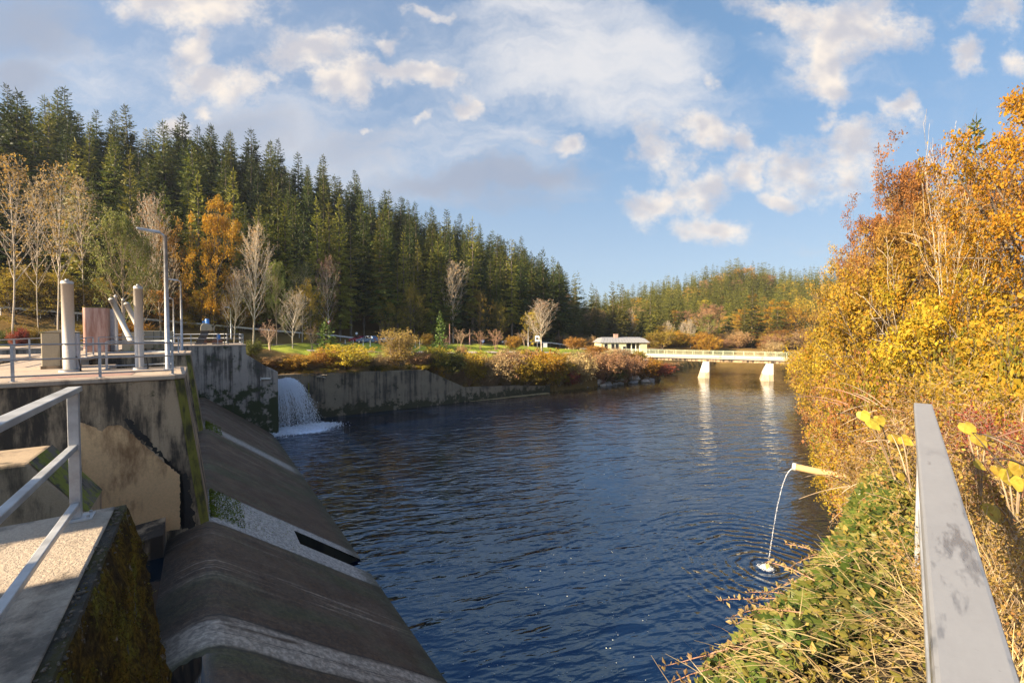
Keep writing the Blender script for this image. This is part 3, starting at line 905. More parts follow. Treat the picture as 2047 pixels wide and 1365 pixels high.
# clean swept patch on the wall of the first pier
def wallpt(px, py, u=18.3):
    p = PU(px, py, u); return to_dam(p)
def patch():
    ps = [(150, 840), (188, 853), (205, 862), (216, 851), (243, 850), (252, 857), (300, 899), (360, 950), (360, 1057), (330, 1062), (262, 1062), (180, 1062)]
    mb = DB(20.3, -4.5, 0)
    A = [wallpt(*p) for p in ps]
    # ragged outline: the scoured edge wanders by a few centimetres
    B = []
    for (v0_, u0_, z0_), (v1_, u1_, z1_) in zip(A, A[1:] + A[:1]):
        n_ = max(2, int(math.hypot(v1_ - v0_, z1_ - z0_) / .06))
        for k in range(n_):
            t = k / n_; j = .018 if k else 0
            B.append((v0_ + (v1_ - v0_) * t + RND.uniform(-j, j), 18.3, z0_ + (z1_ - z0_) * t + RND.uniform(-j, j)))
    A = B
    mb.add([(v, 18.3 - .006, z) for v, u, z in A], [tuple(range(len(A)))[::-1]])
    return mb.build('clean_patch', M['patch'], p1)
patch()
d = DB(20.3, -4.5, 0)
ps = [(238, 842), (262, 838), (330, 915), (362, 962), (366, 1062), (394, 1062), (372, 930), (340, 905), (275, 830), (250, 832)]
crust = concrete('black_crust', (.05, .04, .028), (.025, .02, .016), (.012, .010, .008), .6, (.05, .05, .012), .2, scale=2.5, bstr=1.0)
A = [wallpt(*p) for p in [(243, 838), (262, 838), (302, 884), (345, 930), (374, 950), (392, 1058), (364, 1058), (364, 952), (303, 897), (254, 853)]]
B = []
for (v0_, u0_, z0_), (v1_, u1_, z1_) in zip(A, A[1:] + A[:1]):
    n_ = max(2, int(math.hypot(v1_ - v0_, z1_ - z0_) / .05))
    B += [(v0_ + (v1_ - v0_) * k / n_ + RND.uniform(-.05, .05), 18.3, z0_ + (z1_ - z0_) * k / n_ + RND.uniform(-.05, .05)) for k in range(n_)]
A = B
d.add([(v, 18.3 - .0035, z) for v, u, z in A], [tuple(range(len(A)))[::-1]])
d.build('crust_band', crust, p1)

# small step at the foot of the pier, mossy block in the bay
a = ap_hit(318, 1098)
d = DB(17.6, -2.0, 4)
bl = [wallpt(262, 1082, 17.3), wallpt(328, 1060, 17.3), wallpt(328, 1106, 17.3), wallpt(262, 1118, 17.3)]
vA, vB = bl[0][0], bl[1][0]
d.loft([(vA, 17.0, 3.6), (vB, 17.0, 3.6), (vB, 17.0, bl[1][2]), (vA, 17.0, bl[0][2] + .02)], [(vA, 18.28, 3.6), (vB, 18.28, 3.6), (vB, 18.28, bl[1][2] + .1), (vA, 18.28, bl[0][2] + .14)])
solo(d, 'concrete_step', M['pier'], 'small damp concrete step at the foot of the pier wall', 'concrete step', bevel=.03)
d = DB(13.4, -6, 5)
fr = 12.4
tl = to_dam(PU(55, 926, fr)); bt = to_dam(PU(160, 1015, fr)); zt = tl[2]
sl = (bt[0] - tl[0]) / (tl[2] - bt[2])
def sect(u):
    zb = bt[2] - .15
    e = tl[0] + sl * (zt - zb)
    return [(-14, u, 3.0), (e - .02, u, 3.0), (e, u, zb), (tl[0], u, zt), (-14, u, zt)]
d.loft(sect(fr), sect(fr + 1.7))
ob = dam('concrete_block', 'big tan concrete block with a sloping mossy face below the walkway', 'concrete block', 13.4, -6, 5)
d.build('body', M['block'], ob, bevel=.05)
mm = DB(13.4, -6, 5)
k = .012
q0, q1 = sect(fr + .03), sect(fr + 1.67)
mm.add([(q0[2][0] + k, q0[2][1], q0[2][2]), (q1[2][0] + k, q1[2][1], q1[2][2]), (q1[3][0] + k, q1[3][1], q1[3][2] + k), (q0[3][0] + k, q0[3][1], q0[3][2] + k)], [(0, 1, 2, 3)])
mm.build('mossy_face', concrete('green_moss_face', (.20, .16, .11), (.11, .09, .065), (.03, .026, .02), .5, (.24, .25, .02), .8, scale=2.4, bstr=1.0), ob)

# ---- far abutment with its stepped wing wall
ab = dam('abutment', 'tall dark streaked concrete abutment at the far end of the weir', 'abutment', 56, -6, 0)
d = DB(56, -6, 0)
Z8, Z6 = PU(492, 708, 53)[2], PU(543, 739, 53)[2]
v4, v6 = uv(*PU(492, 700, 53)[:2])[1], uv(*PU(543, 739, 53)[:2])[1]
f_ = [(-27, 53, -1), (v6 + .6, 53, -1), (v6 + .6, 53, Z6 - .25), (v6, 53, Z6), (v4, 53, Z8), (v4 - .02, 53, DECK - .16), (-27, 53, DECK - .16)]
d.loft(f_, [(v, 58.9 if z < 9 else 58.9, z) for v, u, z in f_])
d.build('wall', M['abut'], ab, bevel=.04)
d = DB(56, -6, 0).prism([(-27, 52.95), (v4, 52.95), (v4, 58.9), (-27, 58.9)], DECK - .16, DECK)
d.build('deck_slab', M['deck'], ab, bevel=.03)
d = DB(56, -6, 0)
for vv in (-2.6, .2, 2.6):
    d.box(vv, vv + .03, 52.985, 53.02, 2, 9.8)
d.build('joint', M['steel_dark'], ab)

# ---- far bank retaining wall
rw = dam('retaining_wall', 'long dark board-marked retaining wall along the far bank', 'retaining wall', 60, 24, 0)
d = DB(60, 24, 0)
pts = [(v6 + .2, 6.0), (12, 5.9), (27.3, 5.55), (34.2, 2.3), (44, 1.9), (52, 1.2)]
A = [(pts[0][0], 59.5, -1.5), (pts[-1][0], 59.1, -1.5)] + [(v, 59.5 - (.4 if v > 34 else 0) * (v - 34) / 18, z) for v, z in pts[::-1]]
d.loft(A, [(v, 60.1, z) for v, u, z in A])
d.build('wall', M['wall'], rw, bevel=.03)
d = DB(60, 24, 0)
for vv in np.arange(9.5, 34, 3.1):
    zt_ = float(np.interp(vv, [p[0] for p in pts], [p[1] for p in pts]))
    d.box(vv, vv + .025, 59.488, 59.52, .4, zt_ - .1)
d.build('joint', M['steel_dark'], rw)
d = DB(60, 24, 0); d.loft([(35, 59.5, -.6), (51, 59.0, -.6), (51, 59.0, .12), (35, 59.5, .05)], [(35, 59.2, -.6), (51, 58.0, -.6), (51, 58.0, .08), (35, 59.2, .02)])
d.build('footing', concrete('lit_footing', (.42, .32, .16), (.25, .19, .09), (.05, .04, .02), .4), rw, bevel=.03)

# ---- upstream bank wall and gates
d = DB(56.5, -30, 6).box(-75, -27.02, 56, 57.4, 5, 9.75)
solo(d, 'upstream_wall', M['abut'], 'dark concrete bank wall behind the left walkway railing', 'retaining wall', bevel=.03)
for i, (a_, b_, lb) in enumerate(((5.3, 18.2, 'near bay beside the mossy wall'), (22.4, 35.3, 'bay between the two gate piers'), (39.5, 52.9, 'far bay next to the abutment'))):
    g = dam('sluice_gate', 'dark steel sluice gate closing the ' + lb, 'sluice gate', (a_ + b_) / 2, -5.6, 3.5, 'sluice gates of the weir')
    d = DB((a_ + b_) / 2, -5.6, 3.5).box(-5.7, -5.45, a_ + .05, b_ - .05, 2.4, 7.9); d.build('leaf_plate', M['steel_dark'], g)
    d = DB((a_ + b_) / 2, -5.6, 3.5)
    for z in (4.6, 5.9, 7.2): d.box(-5.447, -5.2, a_ + .1, b_ - .1, z, z + .18)
    d.build('girder', M['steel_dark'], g)

# ---- near training wall with the mossy face
nw = dam('training_wall', 'near concrete ledge with a steep face of dark brown moss', 'training wall', 0, -3, 6)
d = DB(0, -3, 6)
ve, ue = -.55, 4.95
bt_ = .135
def nring(z):
    k = (DECK - z) * bt_
    return [(-30, -6, z), (ve + k, -6, z), (ve + k, ue + k * .2, z), (-30, ue + k * .2, z)]
d.loft(nring(1.0), nring(DECK - .02))
d.build('core', M['moss'], nw)
d = DB(0, -3, 6)
d.prism([(-30, -6), (ve - .06, -6), (ve - .06, ue - .05), (-30, ue - .05)], DECK - .019, DECK)
d.build('ledge_top', concrete('ledge_concrete', (.54, .43, .31), (.36, .29, .22), (.13, .105, .08), .4, scale=1.6, bstr=1.0), nw, bevel=.01)
def moss_tufts():
    from mathutils import noise as mn
    # the moss itself: a lumpy skin over the face, with fine tufts on it
    nu, nz = 150, 200
    us = np.linspace(ue - 4.0, ue + .02, nu); zs = np.linspace(DECK - .024, DECK - 5.4, nz)
    def lump(u, z):
        q = Vector((u * 2.3, z * 2.3, 0))
        a = mn.fractal(q, .9, 2.1, 4) * .045 + mn.noise(Vector((u * 9, z * 9, 3))) * .018 + mn.noise(Vector((u * 24, z * 24, 5))) * .010
        return a * min(1, .15 + max(0, DECK - z) * 1.6)
    V = []
    for z in zs:
        for u in us:
            V.append((ve - .075 * max(0, 1 - (DECK - z) / .05) + .012 * mn.noise(Vector((u * 14, z * 14, 1))) + max(0, DECK - z) * bt_ + .03 * min(1, max(0, DECK - z) * 2) + lump(u, z) + 3, u + (DECK - z) * bt_ * .2 * (u > ue - .2), z - 6))
    V = np.array(V); idx = np.arange(nu * nz).reshape(nz, nu)
    Fq = np.stack([idx[:-1, :-1], idx[1:, :-1], idx[1:, 1:], idx[:-1, 1:]], -1).reshape(-1, 4)
    m, nt, b = newmat('moss_skin')
    c0 = objco(nt)
    n1_ = noise(nt, c0, 3.2, 7, .7); n2_ = noise(nt, c0, 30, 5, .7)
    c = mixc(nt, rng_(nt, n1_, .38, .62), (.06, .040, .020), (.19, .115, .018))
    c = mixc(nt, rng_(nt, noise(nt, c0, 1.7, 6, .65), .52, .66), c, (.22, .19, .03))
    c = mixc(nt, rng_(nt, noise(nt, c0, 6, 6, .7), .60, .68), c, (.28, .23, .18))
    c = mixc(nt, rng_(nt, n2_, .35, .65, .75, 0), c, (.02, .014, .008))
    setin(nt, b, 'Base Color', c); b.inputs['Roughness'].default_value = 1.0; b.inputs['Specular IOR Level'].default_value = .05
    bump(nt, b, n2_, 1.0, .03)
    link('moss_skin', np_mesh('moss_skin', V, Fq, m, True), nw)
    n = 42000
    k = NPR.integers(0, len(V), n); c = V[k] + NPR.normal(0, .012, (n, 3))
    cl = np.array([mn.noise(Vector((q[1] * 3.5, q[2] * 3.5, 9))) for q in c])
    c = c[cl > -.05]
    V2, F2 = leaf_arrays(c, np.tile([[.8, 0, -.1]], (len(c), 1)), .015, .003, .0, .5, .6, .8)
    o = link('moss_tuft', np_mesh('moss_tuft', V2, F2, leafmat('moss_leaf', [(.12, .075, .012), (.22, .14, .016), (.26, .22, .025), (.16, .09, .016)], .15, 1.5, .9)), nw)
    o['kind'] = 'stuff'
moss_tufts()
# pebbly rim where the ledge has weathered
d = DB(0, -3, 6)
for k in range(900):
    u_ = RND.uniform(.6, ue - .03); z_ = DECK - RND.random() ** 1.5 * .16 - .002
    d.rock((ve - .03 + (DECK - z_) * bt_ + RND.uniform(-.03, .04), u_, z_), RND.uniform(.003, .009) * RND.choice((.7, 1, 1, 1.5)), RND)
d.build('weathered_rim', plain('rim_aggregate', (.13, .10, .07), .95, 0, .6, 18, .4), nw)

# green growth on the dry tails of the piers
def tuft_patch(u0, u1, v0, v1, n, size, label):
    uu = NPR.uniform(u0, u1, n); vv = v0 + NPR.random(n) ** 2.2 * (v1 - v0)
    zz = np.array([apz(q) for q in vv])
    c = np.stack([-ST * uu + CT * vv, CT * uu + ST * vv, zz + .01], 1)
    V, Fq = leaf_arrays(c, np.tile([[.2, 0, 1.]], (n, 1)), size, .015, 0, .5, .5, .6)
    o = link('moss', np_mesh('moss', V, Fq, leafmat('bright_moss', [(.16, .20, .015), (.24, .28, .02), (.10, .13, .012)], .2, 2)))
    tag(o, label, 'moss', kind='stuff')
tuft_patch(18.9, 22.2, .2, 1.3, 2600, .06, 'bright green moss at the foot of the first pier nose')
tuft_patch(18.9, 22.0, .8, 3.2, 420, .045, 'scattered green specks of moss on the pale dry strip')
tuft_patch(36.0, 39.0, .2, 1.1, 900, .09, 'green moss at the foot of the middle pier nose')

# ---- walkway over the gates
wk = dam('walkway', 'narrow concrete walkway running behind the gates between the piers', 'walkway', 38, -6, DECK)
DB(38, -6, DECK).box(-7.2, -5.1, 25.45, 35.3, DECK - .2, DECK - .004).box(-7.2, -5.1, 39.5, 52.9, DECK - .2, DECK - .004).build('slab', M['deck'], wk, bevel=.02)
DB(38, -6, DECK).box(-6.9, -6.6, 22.5, 35.3, DECK - .75, DECK - .21).box(-5.7, -5.4, 25.5, 35.3, DECK - .75, DECK - .21).box(-6.9, -5.4, 39.5, 52.9, DECK - .7, DECK - .21).build('girder', M['white_conc'], wk)

# ---------------------------------------------------------------- railings
def railing(name, label, pts, posts, heights=(1.07, .63, .14), rr=.026, pw=.07, group='steel railings on the weir', closed_ends=True, mat='galv_dull'):
    p0 = Vector(pts[0])
    o = thing(name, label, 'railing', p0, 0, group)
    for h in heights:
        mb = MB(); mb.tube([Vector(p) + Vector((0, 0, h)) - p0 for p in pts], rr, 8)
        mb.build('rail', M[mat], o)
    for p in posts:
        mb = MB(); q = Vector(p) - p0
        mb.bar(q, q + Vector((0, 0, heights[0] - .01)), pw, .035, up=(ST, -CT, 0))
        mb.box(q.x - .07, q.x + .07, q.y - .07, q.y + .07, q.z + .001, q.z + .014)
        mb.build('post', M[mat], o)
    return o
def along(a, b, n):
    a, b = Vector(a), Vector(b); return [a.lerp(b, i / n) for i in range(n + 1)]
ux, uy = 18.55, 22.1
vpost = [uv(*PU(x, 742, ux)[:2])[1] for x in (25, 200, 345)]
ends = [W(ux, -12, DECK), W(ux, vpost[2], DECK), W(uy, vpost[2] - .15, DECK)]
railing('platform_railing', 'front steel railing of the near gate platform', ends, [W(ux, vpost[0] - 2.6, DECK), W(ux, vpost[0], DECK), W(ux, vpost[1], DECK), W(ux, vpost[2], DECK), W(20.3, vpost[2] - .08, DECK), W(uy, vpost[2] - .15, DECK)])
railing('platform_railing', 'rear steel railing of the near platform facing the gate bay', [W(uy, -2.9, DECK), W(uy, -.95, DECK)], [W(uy, -2.9, DECK)])
railing('walkway_railing', 'railing on the downstream side of the walkway behind the gates', [W(25.6, -5.2, DECK), W(35.3, -5.2, DECK)], along(W(25.6, -5.2, DECK), W(35.3, -5.2, DECK), 5))
railing('walkway_railing', 'railing on the upstream side of the walkway behind the gates', [W(25.6, -7.1, DECK), W(52, -7.1, DECK)], along(W(25.6, -7.1, DECK), W(52, -7.1, DECK), 12))
railing('walkway_railing', 'pale railing at the far left beyond the platform', [W(25.3, -8.4, DECK), W(25.3, -14, DECK)], along(W(25.3, -8.4, DECK), W(25.3, -14, DECK), 3), mat='galv')
railing('pier_railing', 'railing on the edge of the middle pier with the slanting cylinders', [W(35.6, -5.0, DECK), W(35.6, -1.2, DECK), W(39.2, -1.2, DECK)], along(W(35.6, -5.0, DECK), W(35.6, -1.2, DECK), 2) + [W(39.2, -1.2, DECK)])
vq = v4 - .25
railing('abutment_railing', 'railing along the front edge of the far abutment', [W(53.2, -3, DECK), W(53.2, vq, DECK), W(58.5, vq, DECK)], along(W(53.2, -3, DECK), W(53.2, vq, DECK), 3) + [W(55.8, vq, DECK), W(58.5, vq, DECK)], rr=.03)
railing('abutment_railing', 'railing along the back edge of the far abutment', [W(58.7, -10, DECK), W(58.7, vq - 1.2, DECK)], along(W(58.7, -10, DECK), W(58.7, vq - 1.2, DECK), 6), rr=.03)

# near railing on the ledge
nr_ = thing('ledge_railing', 'bright galvanised railing on the ledge in the near left corner', 'railing', W(4.8, -.82, DECK), TH)
vr, upst = -.82, 4.72
hs3 = (1.05, .60, .14)
for h, w_, t_ in zip(hs3, (.085, .05, .05), (.04, .04, .04)):
    DB(4.8, -.82, DECK).box(vr - w_ / 2, vr + w_ / 2, -3.0, upst + (.09 if h > 1 else -.012), DECK + h - t_, DECK + h).build('rail', M['galv'], nr_, bevel=.006)
DB(4.8, -.82, DECK).box(vr - .032, vr + .032, upst - .01, upst + .05, DECK + .014, DECK + 1.009).build('post', M['galv_dull'], nr_, bevel=.004)
DB(4.8, -.82, DECK).box(vr - .10, vr + .10, upst - .06, upst + .10, DECK + .001, DECK + .013).build('base_plate', M['galv'], nr_)
for a_, b_ in ((-.075, -.035), (.075, -.035), (-.075, .075), (.075, .075)):
    DB(4.8, -.82, DECK).tube([(vr + a_, upst + b_, DECK + .012), (vr + a_, upst + b_, DECK + .035)], .011, 6).build('bolt', M['galv_dull'], nr_)
# near right handrail
m, nt, b = newmat('wet_galvanised')
c0 = objco(nt)
n_ = noise(nt, c0, 14, 7, .75, (1, .35, 1))
c = mixc(nt, n_, (.43, .42, .40), (.31, .30, .29))
wet = rng_(nt, noise(nt, c0, 2.6, 5, .6, (5.0, .9, 1)), .515, .58)
yy_ = nd(nt, 'ShaderNodeSeparateXYZ', {0: c0}).outputs[1]
wet = math_(nt, 'MULTIPLY', wet, rng_(nt, yy_, -1.9, -1.3, 1, 0))
c = mixc(nt, math_(nt, 'MULTIPLY', wet, .6), c, (.13, .128, .125))
c = mixc(nt, rng_(nt, noise(nt, c0, 60, 3), .66, .72, 0, .35), c, (.2, .19, .18))
setin(nt, b, 'Base Color', c); b.inputs['Metallic'].default_value = .45
setin(nt, b, 'Roughness', math_(nt, 'SUBTRACT', .55, math_(nt, 'MULTIPLY', wet, .3)))
bump(nt, b, noise(nt, c0, 40, 4), .15, .003)
HR = [P(1843, 806, 2.66), None]
zr_ = HR[0].z
a_ = G(1845, 806, zr_); b_ = G(1955, 1365, zr_)
dr = (a_ - b_).normalized()
hr = thing('handrail', 'flat wet galvanised handrail running away beside the bank plants', 'railing', a_ - Vector((0, 0, 1.05)), math.atan2(dr.y, dr.x) - math.pi / 2)
MB().box(-.042, .042, -4.2, 0, 1.0, 1.05).build('rail', m, hr, bevel=.007)
MB().box(-.02, .02, -4.2, -.05, .52, .56).build('rail', M['galv'], hr, bevel=.005)
for y_ in (-.55, -2.6):
    MB().box(-.03, .03, y_ - .03, y_ + .03, 0, 1.0).build('post', M['galv_dull'], hr, bevel=.004)

# ---------------------------------------------------------------- lamps
def lamp(px, py, u, label, sc=1.0):
    p = G(px, py, DECK) if u is None else u
    o = thing('street_lamp', label, 'street lamp', p, TH, 'tall lamp posts on the weir')
    MB().tube([(0, 0, 0), (0, 0, 2.4), (0, 0, 5.1)], [.085, .075, .055], 10).build('pole', M['galv_dull'], o)
    MB().box(-.13, .13, -.13, .13, .001, .02).build('base_plate', M['galv_dull'], o)
    MB().tube([(0, 0, 5.06), (-.1, 0, 5.16), (-.24, 0, 5.2)], .035, 8).build('arm', M['galv_dull'], o)
    h = MB().loft([(-.14, -.09, 5.15), (-.14, .09, 5.15), (-.14, .07, 5.26), (-.14, -.07, 5.26)], [(-.82, -.08, 5.24), (-.82, .08, 5.24), (-.82, .06, 5.31), (-.82, -.06, 5.31)])
    hd = h.build('lamp_head', M['galv_dull'], o, bevel=.02)
    g_ = MB().loft([(-.28, -.065, 5.155), (-.28, .065, 5.155), (-.28, .065, 5.20), (-.28, -.065, 5.20)], [(-.76, -.06, 5.215), (-.76, .06, 5.215), (-.76, .06, 5.26), (-.76, -.06, 5.26)])
    g_.build('lens', plain('lamp_glass', (.6, .6, .56), .2), hd)
    return o
lamp(336, 738, None, 'tallest looking lamp post at the corner of the near platform')
lamp(364, 700, None, 'lamp post on the middle pier just right of the near one')
lamp(373.5, 686.5, W(60.2, -2.4, 9.8), 'slim lamp post behind the far abutment railing, near the middle pier one')
lamp(462, 678, P(462, 678, 70), 'small distant lamp post right of the blue motor')

# ---------------------------------------------------------------- machinery on the piers
def cyl_mat():
    return concrete('cylinder_paint', (.54, .48, .41), (.42, .37, .30), (.18, .14, .09), .2, (.30, .28, .10), .10, streak=3, scale=1.5, rough=.45, bstr=.1)
M['cyl'] = cyl_mat()
def hyd(base, top, r, label, plinth=True, group='hydraulic gate cylinders', thin=False):
    base, top = Vector(base), Vector(top)
    o = thing('hydraulic_cylinder', label, 'hydraulic cylinder', base, 0, group)
    d_ = (top - base); L = d_.length; d_.normalize()
    MB().tube([Vector((0, 0, 0)) + d_ * .06, d_ * (L - .12)], r, 24).build('barrel', M['cyl'], o)
    MB().tube([d_ * (L - .12), d_ * (L - .05), d_ * L], [r * 1.02, r * 1.02, r * .8], 24).build('end_cap', M['cyl'], o)
    MB().tube([d_ * L, d_ * (L + .06)], [r * .35, r * .3], 10).build('lifting_eye', M['galv_dull'], o)
    if plinth:
        MB().tube([d_ * .0, d_ * .09], [r * 1.7, r * 1.6], 16).build('flange', M['galv_dull'], o)
        side = Vector((CT, ST, 0))
        MB().tube([side * r * 1.02 + d_ * .55, side * (r * 1.5) + d_ * .45, side * (r * 1.7) + d_ * .2, side * (r * 1.8)], .022, 6).build('hose', M['steel_dark'], o)
    return o
c1 = G(139, 743, DECK); c2 = G(279.5, 738, DECK)
hyd(c1, c1 + Vector((0, 0, 3.28)), .165, 'left upright pale hydraulic cylinder in front of the concrete box')
hyd(c2, c2 + Vector((0, 0, 3.2)), .135, 'right upright hydraulic cylinder with a stained yellowish foot')
i1, i1t = PU(263, 684, 36.3), PU(222, 596, 37.0)
hyd(i1, i1t, .15, 'front slanting hydraulic cylinder leaning left on the middle pier', False)
i2, i2t = PU(285, 672, 38.3), PU(252, 605, 38.9)
hyd(i2, i2t, .15, 'rear slanting hydraulic cylinder partly hidden by the upright one', False)
for x_, y_, u_, lb in ((231, 590, 40.6, 'thin upright cylinder behind the front slanting one'), (246, 597, 41.4, 'thin upright cylinder between the two slanting ones')):
    t_ = PU(x_, y_, u_); hyd((t_.x, t_.y, DECK), t_, .09, lb, False)

def cbox(name, label, cat, px0, px1, pyb, pyt, dep, mat, z=DECK, split=True, cap=0, group=None):
    a_, b_ = G(px0, pyb, z), G(px1, pyb, z)
    ua, va = uv(a_.x, a_.y); ub, vb = uv(b_.x, b_.y)
    u0 = (ua + ub) / 2; zt_ = PU((px0 + px1) / 2, pyt, u0)[2]
    vs_ = [uv(*PU(p_, pyb, u0)[:2])[1] for p_ in (px0, px1)]
    o = dam(name, label, cat, u0 + dep / 2, sum(vs_) / 2, z, group)
    DB(u0 + dep / 2, sum(vs_) / 2, z).box(vs_[0], vs_[1], u0, u0 + dep, z + .001, zt_).build('body', M[mat], o, bevel=.03)
    if cap:
        vm = sum(vs_) / 2
        d = DB(u0 + dep / 2, sum(vs_) / 2, z)
        d.loft([(vs_[0] - .03, u0 - .03, zt_ + .001), (vs_[1] + .03, u0 - .03, zt_ + .001), (vs_[1] + .03, u0 - .03, zt_ + .03), (vm, u0 - .03, zt_ + cap), (vs_[0] - .03, u0 - .03, zt_ + .03)],
               [(vs_[0] - .03, u0 + dep, zt_ + .001), (vs_[1] + .03, u0 + dep, zt_ + .001), (vs_[1] + .03, u0 + dep, zt_ + .03), (vm, u0 + dep, zt_ + cap), (vs_[0] - .03, u0 + dep, zt_ + .03)])
        d.build('lid', M[mat], o)
    if split:
        vm = vs_[0] + (vs_[1] - vs_[0]) * .6
        DB(u0 + dep / 2, sum(vs_) / 2, z).box(vm - .012, vm + .012, u0 - .012, u0 + .01, z + .05, zt_ - .03).build('door_seam', M['steel_dark'], o)
        DB(u0 + dep / 2, sum(vs_) / 2, z).box(vs_[0] - .02, vs_[1] + .02, u0 - .03, u0 + dep, z + .0015, z + .12).build('plinth', M['block'], o)
    return o
M['box'] = concrete('box_concrete', (.42, .35, .23), (.30, .25, .165), (.16, .14, .08), .3, (.26, .26, .06), .35, scale=1.5, rough=.8, bstr=.2)
cbox('control_cabinet', 'mossy concrete cabinet with a low pitched lid behind the left upright cylinder', 'cabinet', 83, 147, 737, 665, 1.3, 'box', cap=.1)
M['grey_paint'] = plain('grey_paint', (.42, .43, .46), .5, 0, .2, 5)
cbox('switch_box', 'narrow pale grey switch box beside the left upright cylinder', 'cabinet', 147, 158, 742, 667, .35, 'grey_paint', split=False)
# rusty standing tank with the grey cabinet
tb = G(195, 703, DECK)
tk = thing('steel_tank', 'rusty brown standing tank with rounded corners', 'tank', tb, TH)
rust = barkmat('rusty_paint', (.28, .14, .10), (.46, .30, .24), .12, 4, (.35, .65))
rr_ = [(-.52, -.5), (.52, -.5), (.64, -.38), (.64, .4), (.52, .52), (-.52, .52), (-.64, .4), (-.64, -.38)]
MB().prism(rr_, .001, 3.05).build('shell', rust, tk, bevel=.05)
MB().prism([(x * 1.01, y * 1.01) for x, y in rr_], 3.052, 3.09).build('rim', M['algae'], tk)
cbox('switch_cabinet', 'dark grey steel cabinet standing right of the rusty tank', 'cabinet', 213, 229, 702, 618, .9, 'grey_paint', split=False)
for i_, (x0, x1, yb, yt, lb) in enumerate(((244, 271, 702, 664, 'concrete pedestal under the slanting cylinders'), (287, 321, 699, 661, 'pale concrete box right of the slanting cylinders, with a seam'), (322, 346, 698, 662, 'smaller concrete box beside the near lamp post'))):
    cbox('concrete_box', lb, 'concrete box', x0, x1, yb, yt, 1.0, 'box', split=(i_ == 1), group='concrete boxes on the middle pier')

# trash rake machine and pump on the far abutment
M['blue'] = plain('blue_motor_paint', (.06, .20, .48), .4, 0, .2, 6)
M['rustb'] = plain('rusty_brown_steel', (.16, .075, .045), .8, .1, .4, 8)
ub = 55.0
def A_(px, py, u=ub): return to_dam(PU(px, py, u))
mr = dam('trash_rake', 'grey trash rake machine with a dark slanting chute and blue motor on top', 'machine', ub, 0, DECK)
q = A_(396, 688); q2 = A_(410, 655); w_ = .45
d = DB(ub, 0, DECK); d.loft([(q[0] - .3, ub - w_, DECK + .002), (q[0] + .35, ub - w_, DECK + .002), (q2[0] + .55, ub - w_, q2[2]), (q2[0] - .05, ub - w_, q2[2] + .15)], [(q[0] - .3, ub + w_, DECK + .002), (q[0] + .35, ub + w_, DECK + .002), (q2[0] + .55, ub + w_, q2[2]), (q2[0] - .05, ub + w_, q2[2] + .15)])
d.build('chute', M['steel_dark'], mr)
ps = [(400, 661), (424, 661), (424, 655), (421, 649), (413, 646), (405, 647), (401, 652)]
d = DB(ub, 0, DECK); B_ = [A_(*p_) for p_ in ps]
d.loft([(v, ub - .55, z) for v, u, z in B_][::-1], [(v, ub + .55, z) for v, u, z in B_][::-1]); d.build('housing', M['box'], mr, bevel=.03)
d = DB(ub, 0, DECK); B_ = [A_(*p_) for p_ in [(417, 664), (429, 660), (430, 651), (425, 655), (418, 656)]]
d.loft([(v, ub - .3, z) for v, u, z in B_][::-1], [(v, ub + .3, z) for v, u, z in B_][::-1]); d.build('arm', M['box'], mr, bevel=.02)
t0, t1 = A_(414, 648), A_(414, 637)
mt = DB(ub, 0, DECK).tube([t0, (t0[0], t0[1], t1[2] - .1), (t0[0], t0[1], t1[2])], [.2, .2, .12], 14).build('motor', M['blue'], mr)
DB(ub, 0, DECK).box(t0[0] - .42, t0[0] - .2, ub - .1, ub + .1, t0[2] + .1, t0[2] + .35).build('terminal_box', M['blue'], mr)
d = DB(ub, 0, DECK); e0 = A_(406, 689); e1 = A_(413, 668)
d.box(e0[0], e1[0], ub - .3, ub + .3, DECK + .003, e1[2]); d.build('frame', M['rustb'], mr)
pm = dam('pump', 'rusty pump with a small blue motor behind the abutment railing', 'pump', ub, 2, DECK)
p0 = A_(432, 689); p1_ = A_(445, 680)
DB(ub, 2, DECK).box(p0[0] - .35, p1_[0], ub - .3, ub + .3, DECK + .003, DECK + .5).build('housing', M['rustb'], pm, bevel=.03)
b0 = A_(437, 682)
DB(ub, 2, DECK).tube([(b0[0], ub, DECK + .5), (b0[0], ub, DECK + 1.05), (b0[0], ub, DECK + 1.12)], [.17, .17, .1], 12).build('motor', M['blue'], pm)
DB(ub, 2, DECK).tube([(p0[0] - 1.6, ub, DECK + .3), (p0[0] - .3, ub, DECK + .3)], .12, 10).build('pipe', M['rustb'], pm)
DB(ub, 2, DECK).box(p1_[0] + .12, p1_[0] + .2, ub - .3, ub + .3, DECK + .003, DECK + 1.15).box(p1_[0] + .45, p1_[0] + .53, ub - .3, ub + .3, DECK + .003, DECK + 1.15).build('frame', M['steel_dark'], pm)

# steel cover plates let into the platform, cable tray
cp = DB(19.4, -3.2, DECK).box(-4.3, -1.9, 18.95, 20.3, DECK + .001, DECK + .008)
solo(cp, 'cover_plate', plain('red_brown_plate', (.34, .20, .15), .7, .1, .2, 6), 'red brown steel cover plate on the near platform deck', 'cover plate')
